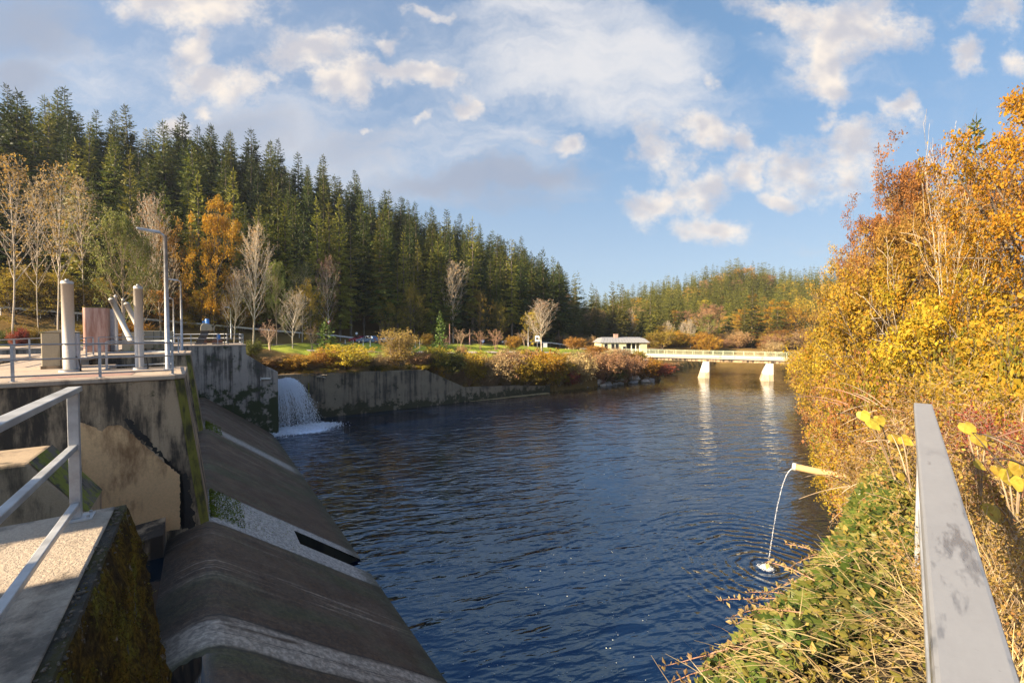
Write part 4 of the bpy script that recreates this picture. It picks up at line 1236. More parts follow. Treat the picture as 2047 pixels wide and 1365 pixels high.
# unseen blocks added upstream of the camera to throw shade across the near ledge
for nm, x0, x1, y0, y1, h_, lb in (('shade_block', -7.4, -6.2, -3.4, -.28, 3.0, 'plain unseen block added left of the viewer to cast shade'), ('tall_shade_block', -10.3, -9.5, -.64, 2.2, 3.6, 'tall unseen block added left of the viewer to cast shade')):
    o = thing(nm, lb, 'shadow caster', ((x0 + x1) / 2, (y0 + y1) / 2, DECK))
    MB().box(-(x1 - x0) / 2, (x1 - x0) / 2, -(y1 - y0) / 2, (y1 - y0) / 2, .002, h_).build('body', M['box'], o, bevel=.03)
    MB().box(-(x1 - x0) / 2 - .08, (x1 - x0) / 2 + .08, -(y1 - y0) / 2 - .08, (y1 - y0) / 2 + .08, h_ + .001, h_ + .12).build('roof', M['white_conc'], o)
# ---------------------------------------------------------------- bridge
BP1, BP2 = G(1412, 755, 0), G(1539, 761, 0)
bd = (BP2 - BP1); bd.z = 0; SPAN = bd.length; bd.normalize()
BROT = math.atan2(bd.y, bd.x)
BC = (BP1 + BP2) / 2
def bridge():
    o = thing('bridge', 'long low concrete road bridge on two white piers across the river', 'bridge', BC, BROT)
    xl, xr = -SPAN / 2 - 21, SPAN / 2 + 20
    ZT, ZB = 5.35, 4.25
    MB().box(xl, xr, 0, 4.6, ZB + .35, ZT - .02).build('deck', M['white_conc'], o, bevel=.04)
    MB().box(xl, xr, -.22, 0, ZB + .62, ZT + .05).build('edge_beam', concrete('warm_pale_concrete', (.66, .56, .42), (.52, .44, .32), (.25, .2, .14), .25), o, bevel=.03)
    MB().box(xl, xr, .5, 1.0, ZB - .35, ZB + .349).box(xl, xr, 3.4, 3.9, ZB - .35, ZB + .349).build('girder', M['pier'], o)
    # green railing panels
    gm = plain('pale_green_paint', (.42, .46, .30), .5, .1, .2)
    for y in (-.12, 4.5):
        MB().box(xl, xr, y - .03, y + .03, ZT + 1.02, ZT + 1.08).box(xl, xr, y - .02, y + .02, ZT + .16, ZT + .20).build('handrail', gm, o)
        d = MB(); x = xl
        while x < xr:
            d.box(x - .012, x + .012, y - .012, y + .012, ZT + .2, ZT + 1.02); x += .22
        d.build('baluster_panel', gm, o)
        x = xl + .3
        d = MB()
        while x < xr:
            d.box(x - .035, x + .035, y - .034, y + .034, ZT + .05, ZT + 1.05); x += 2.2
        d.build('railing_posts', gm, o)['kind'] = 'stuff'
    pm = concrete('white_pier_concrete', (.72, .70, .66), (.60, .57, .52), (.30, .24, .16), .12, scale=.7)
    for x in (-SPAN / 2, SPAN / 2):
        d = MB()
        lo = [(x - 2.3, -.9), (x - .4, -1.4), (x + .7, -.9), (x + .7, 4.6), (x - 2.3, 4.6)]
        hi = [(x - .75, -.3), (x - .0, -.5), (x + .62, -.3), (x + .62, 4.2), (x - .75, 4.2)]
        d.loft([(a, b, -1.5) for a, b in lo], [(a, b, ZB - .36) for a, b in hi])
        pr = d.build('pier', pm, o, bevel=.04)
        d = MB()
        lo2 = [(x - 2.32, -.92), (x - .4, -1.43), (x + .71, -.92), (x + .71, 4.62), (x - 2.32, 4.62)]
        f = lambda z: [(l[0] + (h[0] - l[0]) * (z + 1.5) / (ZB - .36 + 1.5) + (0), l[1] + (h[1] - l[1]) * (z + 1.5) / (ZB + 1.14) - .006, z) for l, h in zip(lo2, hi)]
        d.loft(f(-1.4), f(1.5)); d.build('stained_foot', concrete('ochre_pier_foot', (.50, .40, .26), (.38, .30, .19), (.15, .11, .07), .25), pr)
    MB().box(-SPAN / 2 - 15.5, -SPAN / 2 - 13.2, -1.2, 4.6, -.5, ZB - .36).box(-SPAN / 2 - 24, -SPAN / 2 - 13.3, -.2, 4.4, 2, ZB - .351).build('abutment', pm, o, bevel=.05)
    MB().box(SPAN / 2 + 13.5, SPAN / 2 + 20, -.6, 4.6, -.5, ZB - .36).build('abutment', pm, o, bevel=.05)
bridge()

# ---------------------------------------------------------------- house
def house():
    Y = 122.0
    a, b = P(1202, 709, Y), P(1300, 711, Y + 1)
    d = (b - a); d.z = 0; L = d.length; rz = math.atan2(d.y, d.x)
    z0 = min(gz(a.x, a.y), 4.6)
    o = thing('house', 'small yellow house with a grey metal roof at the bridge end', 'house', (a.x, a.y, z0), rz)
    H = P(1250, 685, Y).z - z0; HR = P(1250, 675, Y).z - z0; D = 7.5
    wm = concrete('yellow_render', (.66, .56, .33), (.58, .48, .27), (.3, .25, .14), .1)
    px0 = L * .50
    MB().box(0, px0, 0, D, 0, H).box(px0, L * .80, 1.8, D - .001, 0, H - .001).box(L * .80 + .001, L * .93, 0, D - .002, 0, H - .002).build('wall', wm, o)
    dark = plain('window_glass', (.02, .022, .025), .15, 0, .2)
    frame = plain('pale_paint', (.62, .58, .50), .6)
    MB().box(px0 + .2, L * .78, 1.74, 1.79, .1, H - .3).build('porch_shade_panel', dark, o)  # dark panel puts the shade of the porch recess into the colour
    for x in (px0 + .15, L * .62, L * .71, L * .79):
        MB().tube([(x, .3, 0), (x, .3, H - .02)], .16, 10).build('column', frame, o)
    for x, w, z, h in ((L * .06, .95, 1.5, 1.5), (L * .20, .95, 1.5, 1.5), (L * .285, .95, 1.5, 1.5), (L * .44, .8, .25, 2.0)):
        f = MB().box(x - .08, x + w + .08, -.05, -.002, z - .08, z + h + .08).build('window', frame, o)
        MB().box(x, x + w, -.06, -.0505, z, z + h).build('pane', dark, f)
    MB().box(L * .30 + 1.3, L * .30 + 2.2, -.05, -.002, .05, 2.1).build('door', frame, o)
    rm = plain('grey_metal_roof', (.27, .265, .26), .6, .1, .2, 4)
    e = .5
    r = MB()
    A = [(-e, -e, H), (L - .2, -e, H), (L - .2, D + e, H), (-e, D + e, H)]
    B = [(.6, 1.6, HR - .12), (L - 1.0, 1.6, HR - .12), (L - 1.4, D / 2, HR), (.9, D / 2, HR)]
    v = A + [(.5, 1.4, HR - .25), (L - 1.2, 1.4, HR - .25), (L - 1.2, D - 1.4, HR - .25), (.5, D - 1.4, HR - .25), (1.2, D / 2, HR + .1), (L - 1.9, D / 2, HR + .1)]
    r.add(v, [(3, 2, 1, 0), (0, 1, 5, 4), (1, 2, 6, 5), (2, 3, 7, 6), (3, 0, 4, 7), (4, 5, 9, 8), (5, 6, 9), (6, 7, 8, 9), (7, 4, 8)])
    ro = r.build('roof', rm, o)
    sm = MB()
    for k in range(1, 16):
        x = -e + (L - .2 + e) * k / 16
        sm.bar((x, -e - .01, H + .02), (.5 + (L - 1.7) * k / 16, 1.39, HR - .23), .07, .09)
    sm.build('standing_seam', rm, ro)
    MB().box(L * .32, L * .32 + 1.1, 2.6, 3.5, HR - .4, HR + .95).box(L * .32 - .08, L * .32 + 1.18, 2.52, 3.58, HR + .951, HR + 1.05).build('chimney', plain('brick_red', (.40, .26, .20), .9, 0, .25, 12), ro)
house()

# ---------------------------------------------------------------- road, path
def ribbon(name, us, vs, w, mat, label, lift=.03):
    mb = MB(); n = len(us)
    for i in range(n):
        for s_ in (-1, -.33, .33, 1):
            p = W(us[i] + s_ * w / 2, vs[i])
            mb.v.append((p.x, p.y, max(gz(p.x, p.y), gz(*W(us[i], vs[i])[:2]) - .05) + lift))
    for i in range(n - 1):
        for k in range(3):
            a_ = i * 4 + k; mb.f.append((a_, a_ + 4, a_ + 5, a_ + 1)); mb.sm.append(True)
    tag(mb.build(name, mat), label, 'road', kind='structure')
vv = np.arange(-70, 130, 2.0)
ribbon('road', [87.5 for q in vv], vv, 6.2, M['asphalt'], 'grey asphalt road along the foot of the wooded hill', .06)
vv2 = np.arange(14, 92, 2.0)
ribbon('path', [75.2 + .8 * math.sin(q * .05) for q in vv2], vv2, 2.4, M['path'], 'pale gravel path through the meadow by the river', .05)
# far bank road seen over the bridge, lit strip
mb = MB()
fr_ = []
for px in range(1322, 1600, 12):
    py = 679 + (px - 1322) * .045; q = P(px, py, 190.0); fr_.append((q.x, q.y, q.z))
for i, p in enumerate(fr_):
    mb.v += [(p[0], p[1] - 2.2, gz(p[0], p[1] - 2.2) + .15), (p[0], p[1] + 2.2, gz(p[0], p[1] + 2.2) + .35)]
for i in range(len(fr_) - 1):
    mb.f.append((i * 2, i * 2 + 2, i * 2 + 3, i * 2 + 1)); mb.sm.append(True)
tag(mb.build('bank_road', M['path']), 'pale road climbing along the far bank behind the bridge', 'road', kind='structure')

# ---------------------------------------------------------------- guard rails
def guard(name, label, pts, every=4.0, h=.75):
    o = thing(name, label, 'guard rail', pts[0], 0, 'guard rails along the roads')
    p0 = Vector(pts[0]); mb = MB(); q = [Vector(p) - p0 for p in pts]
    for a, b in zip(q[:-1], q[1:]):
        mb.bar(a + Vector((0, 0, h - .15)), b + Vector((0, 0, h - .15)), .05, .32)
    mb.build('beam', M['galv'], o)
    run = 0
    for a, b in zip(q[:-1], q[1:]):
        L = (b - a).length
        while run < L:
            c = a.lerp(b, run / L); m_ = MB().bar(c + Vector((.0, .1, -.6)), c + Vector((0, .1, h)), .1, .07); m_.build('post', M['galv_dull'], o); run += every
        run -= L
    return o
gp = []
for px, py in ((0, 612), (90, 619), (170, 625), (290, 636), (390, 645), (480, 653), (580, 662), (668, 669), (716, 675)):
    q = PU(px, py, 95.0); gp.append((q.x, q.y, q.z - .75))
guard('guard_rail', 'long steel guard rail of the road climbing left below the forest', gp)
gp = []
for px, py in ((1060, 683), (1100, 684), (1130, 688), (1175, 697), (1200, 702)):
    q = P(px, py, 128); gp.append((q.x, q.y, q.z - .75))
guard('guard_rail', 'pale guard rail curving down towards the yellow house', gp, 3)

# ---------------------------------------------------------------- cars
glass = plain('dark_car_glass', (.015, .018, .022), .08, 0, .2)
tyre = plain('tyre_rubber', (.015, .015, .015), .9)
rim = plain('wheel_rim', (.45, .45, .46), .35, .8)
lampm = plain('clear_lamp', (.75, .75, .72), .15)
redl = plain('red_tail_lamp', (.35, .02, .02), .3)
def car(col, name, label, px, pyb, Y, rz, estate=True):
    p = P(px, pyb, Y); z = gz(p.x, p.y) + .06
    o = thing('parked_car', label, 'car', (p.x, p.y, max(z, p.z)), rz, 'cars by the road')
    pm = plain(name, col, .25, .35, .08, 3, 0)
    L, Wd = 4.4, 1.76
    low = [(-2.2, .30), (2.2, .30), (2.22, .62), (2.12, .80), (1.15, .98), (-2.12, 1.02), (-2.22, .7)]
    d = MB(); n = len(low)
    d.loft([(x, -Wd / 2, z_) for x, z_ in low], [(x, Wd / 2, z_) for x, z_ in low]); d.build('body', pm, o, bevel=.08)
    ro = [(1.05, .97), (.25, 1.46), (-1.45, 1.50), (-2.02, 1.02)] if estate else [(1.0, .97), (.2, 1.42), (-.9, 1.42), (-1.7, 1.01)]
    d = MB(); d.loft([(x, -Wd / 2 + .08 + (z_ - .97) * .28, z_) for x, z_ in ro], [(x, Wd / 2 - .08 - (z_ - .97) * .28, z_) for x, z_ in ro]); cb = d.build('cabin', pm, o, bevel=.04)
    for sgn in (-1, 1):
        d = MB(); q = [(.82, 1.02), (.2, 1.38), (-1.35, 1.42), (-1.78, 1.04)] if estate else [(.8, 1.02), (.15, 1.35), (-.85, 1.35), (-1.45, 1.04)]
        y = lambda z_: sgn * (Wd / 2 - .08 - (z_ - .97) * .28 + .012)
        d.add([(x, y(z_), z_) for x, z_ in (q if sgn > 0 else q[::-1])], [(3, 2, 1, 0)]); d.build('side_window', glass, cb)
    d = MB(); d.add([(1.0, -.68, 1.02), (1.0, .68, 1.02), (.32, .60, 1.42), (.32, -.60, 1.42)], [(0, 1, 2, 3)]); k = d.build('windscreen', glass, cb, loc=(.02, 0, .012))
    for x in (-1.35, 1.38):
        for y in (-Wd / 2 + .1, Wd / 2 - .1):
            w = MB().tube([(x, y - .11, .32), (x, y + .11, .32)], .33, 18).build('wheel', tyre, o)
            MB().tube([(x, y - .118, .32), (x, y + .118, .32)], .2, 12).build('rim', rim, w)
    for y in (-.62, .62):
        MB().box(2.12, 2.23, y - .2, y + .2, .62, .76).build('headlight', lampm, o)
        MB().box(-2.24, -2.14, y - .16, y + .16, .75, .98).build('tail_light', redl, o)
car((.10, .17, .30), 'blue_grey_car_paint', 'blue grey estate car parked at the roadside with dark windows', 735, 686, 86, math.radians(160))
car((.24, .03, .07), 'maroon_car_paint', 'maroon car half hidden behind the blue grey estate car', 718, 685.5, 90, math.radians(150), False)
car((.42, .44, .47), 'silver_car_paint', 'silver car standing half behind the tall golden shrub', 777, 686, 88, math.radians(172), False)
car((.70, .70, .70), 'white_car_paint', 'white car far along the road by the small red trees', 1020, 687.5, 118, math.radians(160), False)

# ---------------------------------------------------------------- signs, posts
def sign(px, pyb, pyt, Y, label, shape, face, r, post=.035, cat='road sign', name='road_sign', pm='galv_dull'):
    b = P(px, pyb, Y); t = P(px, pyt, Y); b.z = min(b.z, gz(b.x, b.y) + .02)
    h = t.z - b.z
    o = thing(name, label, cat, b, math.atan2(b.y, b.x) - math.pi / 2)
    MB().tube([(0, 0, -.2), (0, 0, h)], post, 8).build('post', M[pm] if isinstance(pm, str) else pm, o)
    if shape == 'disc':
        MB().tube([(0, -.05, h - r), (0, -.02, h - r)], r, 24).build('sign_face', face[0], o)
        MB().tube([(0, -.056, h - r), (0, -.052, h - r)], r * .72, 24).build('sign_centre', face[1], o)
    elif shape == 'tri':
        for k, (s_, m_) in enumerate(((1, face[0]), (.62, face[1]))):
            A = [(x * r * s_, -.05 - k * .006, h - r * .62 + z_ * r * s_) for x, z_ in ((-1, .58), (1, .58), (0, -1.15))]
            MB().loft(A, [(x, y + .02, z_) for x, y, z_ in A]).build('sign_face' if k == 0 else 'sign_centre', m_, o)
    elif shape == 'board':
        MB().box(-r * .8, r * .8, -.05, -.02, h - 2 * r, h).build('sign_face', face[0], o)
        MB().box(-r * .45, r * .45, -.056, -.0505, h - 1.5 * r, h - .6 * r).build('sign_centre', face[1], o)
    return o
red = plain('sign_red', (.55, .05, .04), .5, 0, .05, 3, 0); wht = plain('sign_white', (.75, .74, .72), .5, 0, .05, 3, 0)
blu = plain('sign_blue', (.10, .22, .55), .5, 0, .05, 3, 0); blk = plain('sign_black', (.03, .03, .03), .5, 0, .05, 3, 0)
redp = plain('weathered_red_paint', (.50, .27, .20), .7, 0, .2)
sign(657, 690, 640, 75, 'red and white triangular give way sign above the small fir', 'tri', (red, wht), .42)
sign(713, 686, 664, 92, 'small round pale sign beside the guard rail end', 'disc', (wht, wht), .25)
sign(1074, 690, 671, 113, 'white board with a dark square by the orange roadside bush', 'board', (wht, blk), .75)
sign(965, 691, 678, 103, 'small blue disc sign between the red roadside trees', 'disc', (blu, wht), .42)
sign(899, 692, 647, 97, 'tall reddish marker pole right of the slim spruce', '', (red, wht), .3, .12, 'marker pole', 'marker_pole', redp)
sign(939, 692, 658, 100, 'shorter reddish marker pole between two pink trees', '', (red, wht), .3, .13, 'marker pole', 'marker_pole', redp)
sign(1056, 697, 655, 110, 'grey utility post left of the big bare tree', '', (red, wht), .3, .13, 'utility post', 'utility_post')
sign(1137, 703, 694, 118, 'small white marker post at the bend of the pale road', '', (red, wht), .3, .13, 'marker post', 'marker_post', wht)
for px, Y, lb in ((690, 84, 'left'), (706, 84, ''), (726, 80, ''), (740, 80, ''), (830, 86, ''), (839, 86, ''), (860, 90, ''), (500, 70, '')):
    o = sign(px, 688, 679, Y, 'thin white delineator post at the roadside', '', (red, wht), .3, .05, 'delineator post', 'delineator_post', wht)
    o['group'] = 'white delineator posts along the road'
cb_ = P(1090, 694, 112); o = thing('junction_box', 'pale grey junction box beside the big bare tree trunk', 'junction box', (cb_.x, cb_.y, gz(cb_.x, cb_.y)))
MB().box(-.5, .5, -.3, .3, -.2, 1.2).build('body', M['grey_paint'], o, bevel=.03)
MB().box(-.56, .56, -.36, .36, 1.201, 1.28).build('lid', M['grey_paint'], o)
# overhead wires
pa, pb = P(1092, 640, 150), P(1240, 606, 260)
for nm, p_, top, lb in (('utility_pole', pa, P(1092, 616, 150).z, 'wooden utility pole hidden behind the big bare tree'), ('utility_pole', pb, P(1240, 597, 260).z, 'far utility pole among the dark valley trees')):
    g_ = gz(p_.x, p_.y); o = thing(nm, lb, 'utility pole', (p_.x, p_.y, g_))
    MB().tube([(0, 0, -.5), (0, 0, top - g_ + .3)], [.16, .11], 8).build('pole', M['bark'], o)
    MB().bar((-1.1, 0, top - g_ - .1), (1.1, 0, top - g_ - .1), .1, .12).build('crossarm', M['bark'], o)
for k, dx in enumerate((-1.0, 0, 1.0)):
    a_ = Vector((pa.x + dx, pa.y, P(1092, 616, 150).z)); b_ = Vector((pb.x + dx, pb.y, P(1240, 597, 260).z))
    pts = [a_.lerp(b_, t / 16) - Vector((0, 0, 3.2 * (1 - (2 * t / 16 - 1) ** 2) * .6)) for t in range(17)]
    o = MB().tube([p - a_ for p in pts], .035, 5).build('power_line', plain('sunlit_wire', (.5, .42, .3), .5), loc=a_)
    tag(o, 'thin sunlit overhead power line running right from the bare tree', 'power line', 'overhead power lines')

# ---------------------------------------------------------------- shoreline rocks
rk = plain('bank_rock', (.46, .40, .33), .9, 0, .35, 2.2, .5)
rk2 = plain('grey_bank_rock', (.30, .28, .26), .9, 0, .4, 2.2, .5)
for k in range(46):
    px = 1085 + 215 * RND.random(); Y0 = 0
    py = 781 - (px - 1085) * .085 - RND.random() ** 1.4 * 15
    b = G(px, 781 - (px - 1085) * .085, 0)
    p = P(px, py, b.y + (781 - (px - 1085) * .085 - py) * .10)
    r_ = RND.uniform(.35, .95)
    o = MB().rock((0, 0, 0), r_, RND, (1.25, 1, .62)).build('rock', RND.choice((rk, rk, rk2)), loc=p, rz=RND.uniform(0, 6))
    tag(o, 'pale angular boulder of the riprap on the far shore', 'rock', 'rocks along the far shoreline')

# ---------------------------------------------------------------- the big jet
def jet():
    m, nt, b = newmat('white_water')
    b.inputs['Base Color'].default_value = (.95, .95, .95, 1); b.inputs['Roughness'].default_value = .35
    t = nd(nt, 'ShaderNodeBsdfTranslucent', {'Color': (.85, .88, .95, 1)})
    mx = nd(nt, 'ShaderNodeMixShader', {0: .5, 1: b.outputs[0], 2: t.outputs[0]}); nt.links.new(mx.outputs[0], nt.nodes['Material Output'].inputs[0])
    M['foam'] = m
    base = G(590, 862, 0)
    root = thing('waterfall', 'white jet of water spraying from the far wall into the river', 'waterfall', base)
    n = 90000
    s = NPR.random(n); t = NPR.random(n) ** .85
    A0 = np.array([tuple(PU(540 + 26 * q, 760, 57.8)) for q in np.linspace(0, 1, 21)])
    A1 = np.array([tuple(G(532 + 116 * q, 868 - 18 * q, 0)) for q in np.linspace(0, 1, 21)])
    lu = lambda A, q: np.stack([np.interp(q, np.linspace(0, 1, 21), A[:, k]) for k in range(3)], 1)
    dep = NPR.random(n)                      # 0 near sheet .. 1 behind
    s2 = np.clip(s + NPR.normal(0, .02, n), 0, 1)
    a, b_ = lu(A0, s2), lu(A1, s2)
    b_ = b_ + (a - b_) * (dep * .42)[:, None] * np.array([1, 1, 0])
    T = t[:, None]
    pos = a + (b_ - a) * np.stack([t, t, t * t * 1.0], 1)
    pos[:, 2] = a[:, 2] + (.4 + 2.6 * s2) * t * (1 - t) - (a[:, 2]) * t * t
    vel = (b_ - a) * np.stack([np.ones(n), np.ones(n), 2 * t], 1); vel[:, 2] -= .3
    pos += NPR.normal(0, .10, (n, 3)) * (.3 + t[:, None])
    # streaks gather into strands
    st = np.sin(s * 60 + dep * 9) * .5 + .5
    st2 = np.sin(s * 23 + t * 5 + dep * 4) * .5 + .5
    edge_ = np.clip((s - .72) * 4, 0, 1) + np.clip((.10 - s) * 8, 0, 1) + np.clip(.25 - t, 0, 1) * 3
    keep = NPR.random(n) < .35 * edge_ + (.06 + .94 * st ** 2) * (.25 + .75 * st2) * (1 - .55 * t * (dep > .3))
    pos, vel, t = pos[keep], vel[keep], t[keep]
    pos[:, 2] = np.maximum(pos[:, 2], .02)
    d = vel / np.linalg.norm(vel, axis=1)[:, None]
    V, Fq = leaf_arrays(pos - np.array(base), d, .15, .02, .0, .2, .8, .2)
    link('spray', np_mesh('spray', V, Fq, m), root)['kind'] = 'stuff'
    # unbroken strands of the sheet
    ns, sg = 420, 14
    s_ = NPR.random(ns); dp = NPR.random(ns) * .4; tt_ = np.linspace(0, 1, sg + 1)[None, :] * (.35 + .65 * NPR.random(ns))[:, None]
    a_, e_ = lu(A0, s_), lu(A1, s_); e_ = e_ + (a_ - e_) * dp[:, None] * np.array([1, 1, 0])
    Q = a_[:, None, :] + (e_ - a_)[:, None, :] * np.stack([tt_, tt_, tt_ * 0], 2)
    Q[:, :, 2] = a_[:, 2:3] + (.4 + 2.6 * s_)[:, None] * tt_ * (1 - tt_) - a_[:, 2:3] * tt_ ** 2
    Q[:, :, :2] += np.cumsum(NPR.normal(0, .012, (ns, sg + 1, 2)), 1)
    wd = (.012 + .045 * NPR.random(ns) ** 2)[:, None] * (1 - .7 * tt_)
    sdv = np.array([.83, .2, 0])
    V = np.stack([Q - sdv * wd[:, :, None], Q + sdv * wd[:, :, None]], 2).reshape(-1, 3) - np.array(base)
    b0_ = (np.arange(ns) * (sg + 1) * 2)[:, None]
    Fq = np.concatenate([b0_ + np.array([[2 * k, 2 * k + 1, 2 * k + 3, 2 * k + 2]]) for k in range(sg)])
    link('strands', np_mesh('strands', V, Fq, m), root)['kind'] = 'stuff'
    # boiling foot
    n = 9000
    q = NPR.random(n); c = lu(A1, q); ang = NPR.normal(0, 1, (n, 2))
    c[:, 0] += ang[:, 0] * .8 + .9 * (NPR.random(n) ** 2) * 1.6; c[:, 1] += ang[:, 1] * .8; c[:, 2] = np.abs(NPR.normal(0, .16, n)) * np.exp(-np.abs(ang[:, 1]) * .6) + .01
    V, Fq = leaf_arrays(c - np.array(base), np.tile([[.3, .1, .35]], (n, 1)), .14, .02, 0, .8, .6, .8)
    link('foam', np_mesh('foam', V, Fq, m), root)['kind'] = 'stuff'
    mb = MB()
    pts = [(G(px, py, 0) - base) for px, py in ((528, 868), (545, 874), (590, 869), (625, 862), (655, 853), (672, 846), (655, 838), (620, 842), (575, 850), (535, 858))]
    # churned skin just above the river
    m2, nt2, b2 = newmat('churned_water'); b2.inputs['Base Color'].default_value = (.75, .80, .88, 1); b2.inputs['Roughness'].default_value = .4
    pos_ = nd(nt2, 'ShaderNodeNewGeometry').outputs['Position']
    cen = nd(nt2, 'ShaderNodeVectorMath', {0: pos_, 1: tuple(G(592, 860, 0))}, operation='SUBTRACT').outputs[0]
    cen = nd(nt2, 'ShaderNodeVectorMath', {0: cen, 1: (1 / 6.2, 1 / 3.4, 1)}, operation='MULTIPLY').outputs[0]
    l = nd(nt2, 'ShaderNodeVectorMath', {0: cen}, operation='LENGTH').outputs[1]
    al = math_(nt2, 'ADD', rng_(nt2, l, .2, 1.0, 1, 0), math_(nt2, 'MULTIPLY', math_(nt2, 'SUBTRACT', noise(nt2, pos_, 2.2, 6, .7), .5), 1.6))
    al = rng_(nt2, al, .35, .75)
    bump(nt2, b2, noise(nt2, pos_, 5, 4), .8, .1)
    tr = nd(nt2, 'ShaderNodeBsdfTransparent'); mx = nd(nt2, 'ShaderNodeMixShader', {0: al, 1: tr.outputs[0], 2: b2.outputs[0]})
    nt2.links.new(mx.outputs[0], nt2.nodes['Material Output'].inputs[0])
    c = G(592, 860, 0) - base
    ring = [(c.x + 7 * math.cos(a), c.y + 5 * math.sin(a), .012) for a in np.linspace(0, 6.283, 40, endpoint=False)]
    MB().add(ring, [tuple(range(40))]).build('churned_water', m2, root)
    # outlet stub and rail at the wing wall
    a_, b2_ = PU(521, 757, 52.9), PU(541, 757, 52.9)
    o = thing('outlet_rail', 'short white pipe end sticking out left of the jet', 'pipe', a_)
    MB().tube([(0, 0, 0), tuple(b2_ - a_)], .10, 12).build('pipe', M['white_conc'], o)
    MB().tube([(0, 0, -.18), (0, -.02, .18)], .05, 8).build('bracket', M['galv'], o)
    q0 = PU(617, 765, 59.4); q1 = PU(617, 802, 59.4)
    o = MB().tube([(0, 0, 0), tuple(q0 - q1)], .10, 8).build('drain_pipe', M['algae'], loc=q1)
    tag(o, 'thin upright yellowish drain pipe on the wall right of the jet', 'drain pipe')
    q = PU(630, 754, 59.6); o = thing('log', 'pale broken log lying on the wall top right of the jet', 'log', q, .5)
    MB().tube([(-1.0, 0, 0), (-.2, .05, .1), (.7, .0, .06), (1.3, -.1, -.15)], [.10, .14, .12, .05], 8).build('stem', M['bark_pale'], o)
    MB().tube([(.3, 0, .1), (.8, -.3, .3), (1.4, -.4, .25)], [.07, .05, .02], 6).build('branch', M['bark_pale'], o)
jet()

# ---------------------------------------------------------------- the thin pipe on the right bank
def bank_pipe():
    e = P(1585, 932, 19.8); r0 = P(1690, 951, 18.4); r0.z = e.z - .03
    d = (e - r0).normalized(); back = r0 - d * 2.2
    o = thing('outlet_pipe', 'yellowish outlet pipe jutting from the right bank over the river', 'pipe', e, 0)
    pm = concrete('ochre_pipe', (.50, .34, .15), (.40, .26, .11), (.2, .15, .08), .15, streak=.3, scale=2)
    mb = MB(); z = Vector((0, 0, 0))
    mb.tube([back - e, z - d * .02], .155, 20, caps=False); mb.build('pipe', pm, o)
    MB().tube([-d * .02, -d * .5], .115, 16).build('bore', M['steel_dark'], o)
    cr = MB().tube([-d * .14, z], .175, 20, caps=False); cr.build('collar', M['white_conc'], o)
    land = LAND
    n = 1500
    t = NPR.random(n)
    a = np.array(tuple(e)) + np.array([0, 0, -.08]); b = np.array(tuple(land))
    pos = a + (b - a) * t[:, None]; pos[:, 2] = a[2] - (a[2]) * t ** 2 * .9 - a[2] * .1 * t
    pos[:, :2] = a[:2] + (b - a)[:2] * (t[:, None] ** .92)
    pos += NPR.normal(0, .006, (n, 3)) * (.4 + 1.5 * t[:, None])
    br = np.sin(t * 120 + 3 * np.sin(t * 31)) > -.5
    k_ = (br & (NPR.random(len(t)) < .8)) | (NPR.random(len(t)) < .55); pos, t = pos[k_], t[k_]
    dd = np.tile((b - a)[None, :], (len(pos), 1)); dd /= np.linalg.norm(dd, axis=1)[:, None]
    V, Fq = leaf_arrays(pos - np.array(tuple(land)), dd, .04, .003, .3, .25, .6, .2)
    o = thing('water_jet', 'thin falling thread of water from the right bank pipe', 'water jet', land)
    link('stream', np_mesh('stream', V, Fq, M['foam']), o)['kind'] = 'stuff'
    n = 1500
    c = NPR.normal(0, .13, (n, 3)); c[:, 2] = np.abs(NPR.normal(0, .07, n)) * np.exp(-np.hypot(c[:, 0], c[:, 1]) * 4); c[:, 0] -= .1
    V, Fq = leaf_arrays(c, np.tile([[0, 0, .4]], (n, 1)), .032, .005, 0, .7, .6, .9)
    link('splash', np_mesh('splash', V, Fq, M['foam']), o)['kind'] = 'stuff'
bank_pipe()

# ---------------------------------------------------------------- leaves adrift
def drift():
    pts = []
    for _ in range(1500):                       # raft of leaves off the rocks
        px = 1040 + 560 * NPR.random(); k = (px - 1040) / 560
        py = 783 - 36 * k + NPR.normal(0, 5 + 6 * k) + (8 if k > .5 else 0)
        if py > 752: pts.append((px, py, 1))
    for _ in range(900):
        px = 1290 + 280 * NPR.random(); py = 765 + 22 * (px - 1290) / 280 + NPR.normal(0, 4); pts.append((px, py, 1))
    P1 = np.array([tuple(G(a, b, .012)) for a, b, k in pts])
    n = len(P1)
    V, Fq = leaf_arrays(P1, np.tile([[1., 0, 0]], (n, 1)), .18, .01, 0, .7, .4, 3.0); V[:, 2] = .012 + NPR.random(len(V)) * .02
    o = link('floating_leaves', np_mesh('floating_leaves', V, Fq, M['leaf_yellow'])); tag(o, 'drift of yellow leaves floating off the rocky far shore', 'leaves', kind='stuff')
    pts = []
    for _ in range(520):
        px = 660 + 640 * NPR.random(); py = 880 + 480 * NPR.random()
        if px < 560 + (py - 870) * .68: continue
        pts.append((px, py))
    for _ in range(260):
        px, py = 900 + 90 * NPR.normal(), 1120 + 80 * NPR.normal(); pts.append((px, py))
    P1 = np.array([tuple(G(a, max(b, 800), .012)) for a, b in pts]); n = len(P1)
    V, Fq = leaf_arrays(P1, np.tile([[1., 0, 0]], (n, 1)), .055, .01, 0, .8, .5, 3.0); V[:, 2] = .010 + NPR.random(len(V)) * .012
    o = link('foam_flecks', np_mesh('foam_flecks', V, Fq, leafmat('pale_flecks', [(.6, .6, .58), (.5, .46, .36), (.7, .7, .7)], .1, 1, .6, .9))); tag(o, 'pale flecks of foam and leaf bits drifting on the dark water', 'flecks', kind='stuff')
drift()
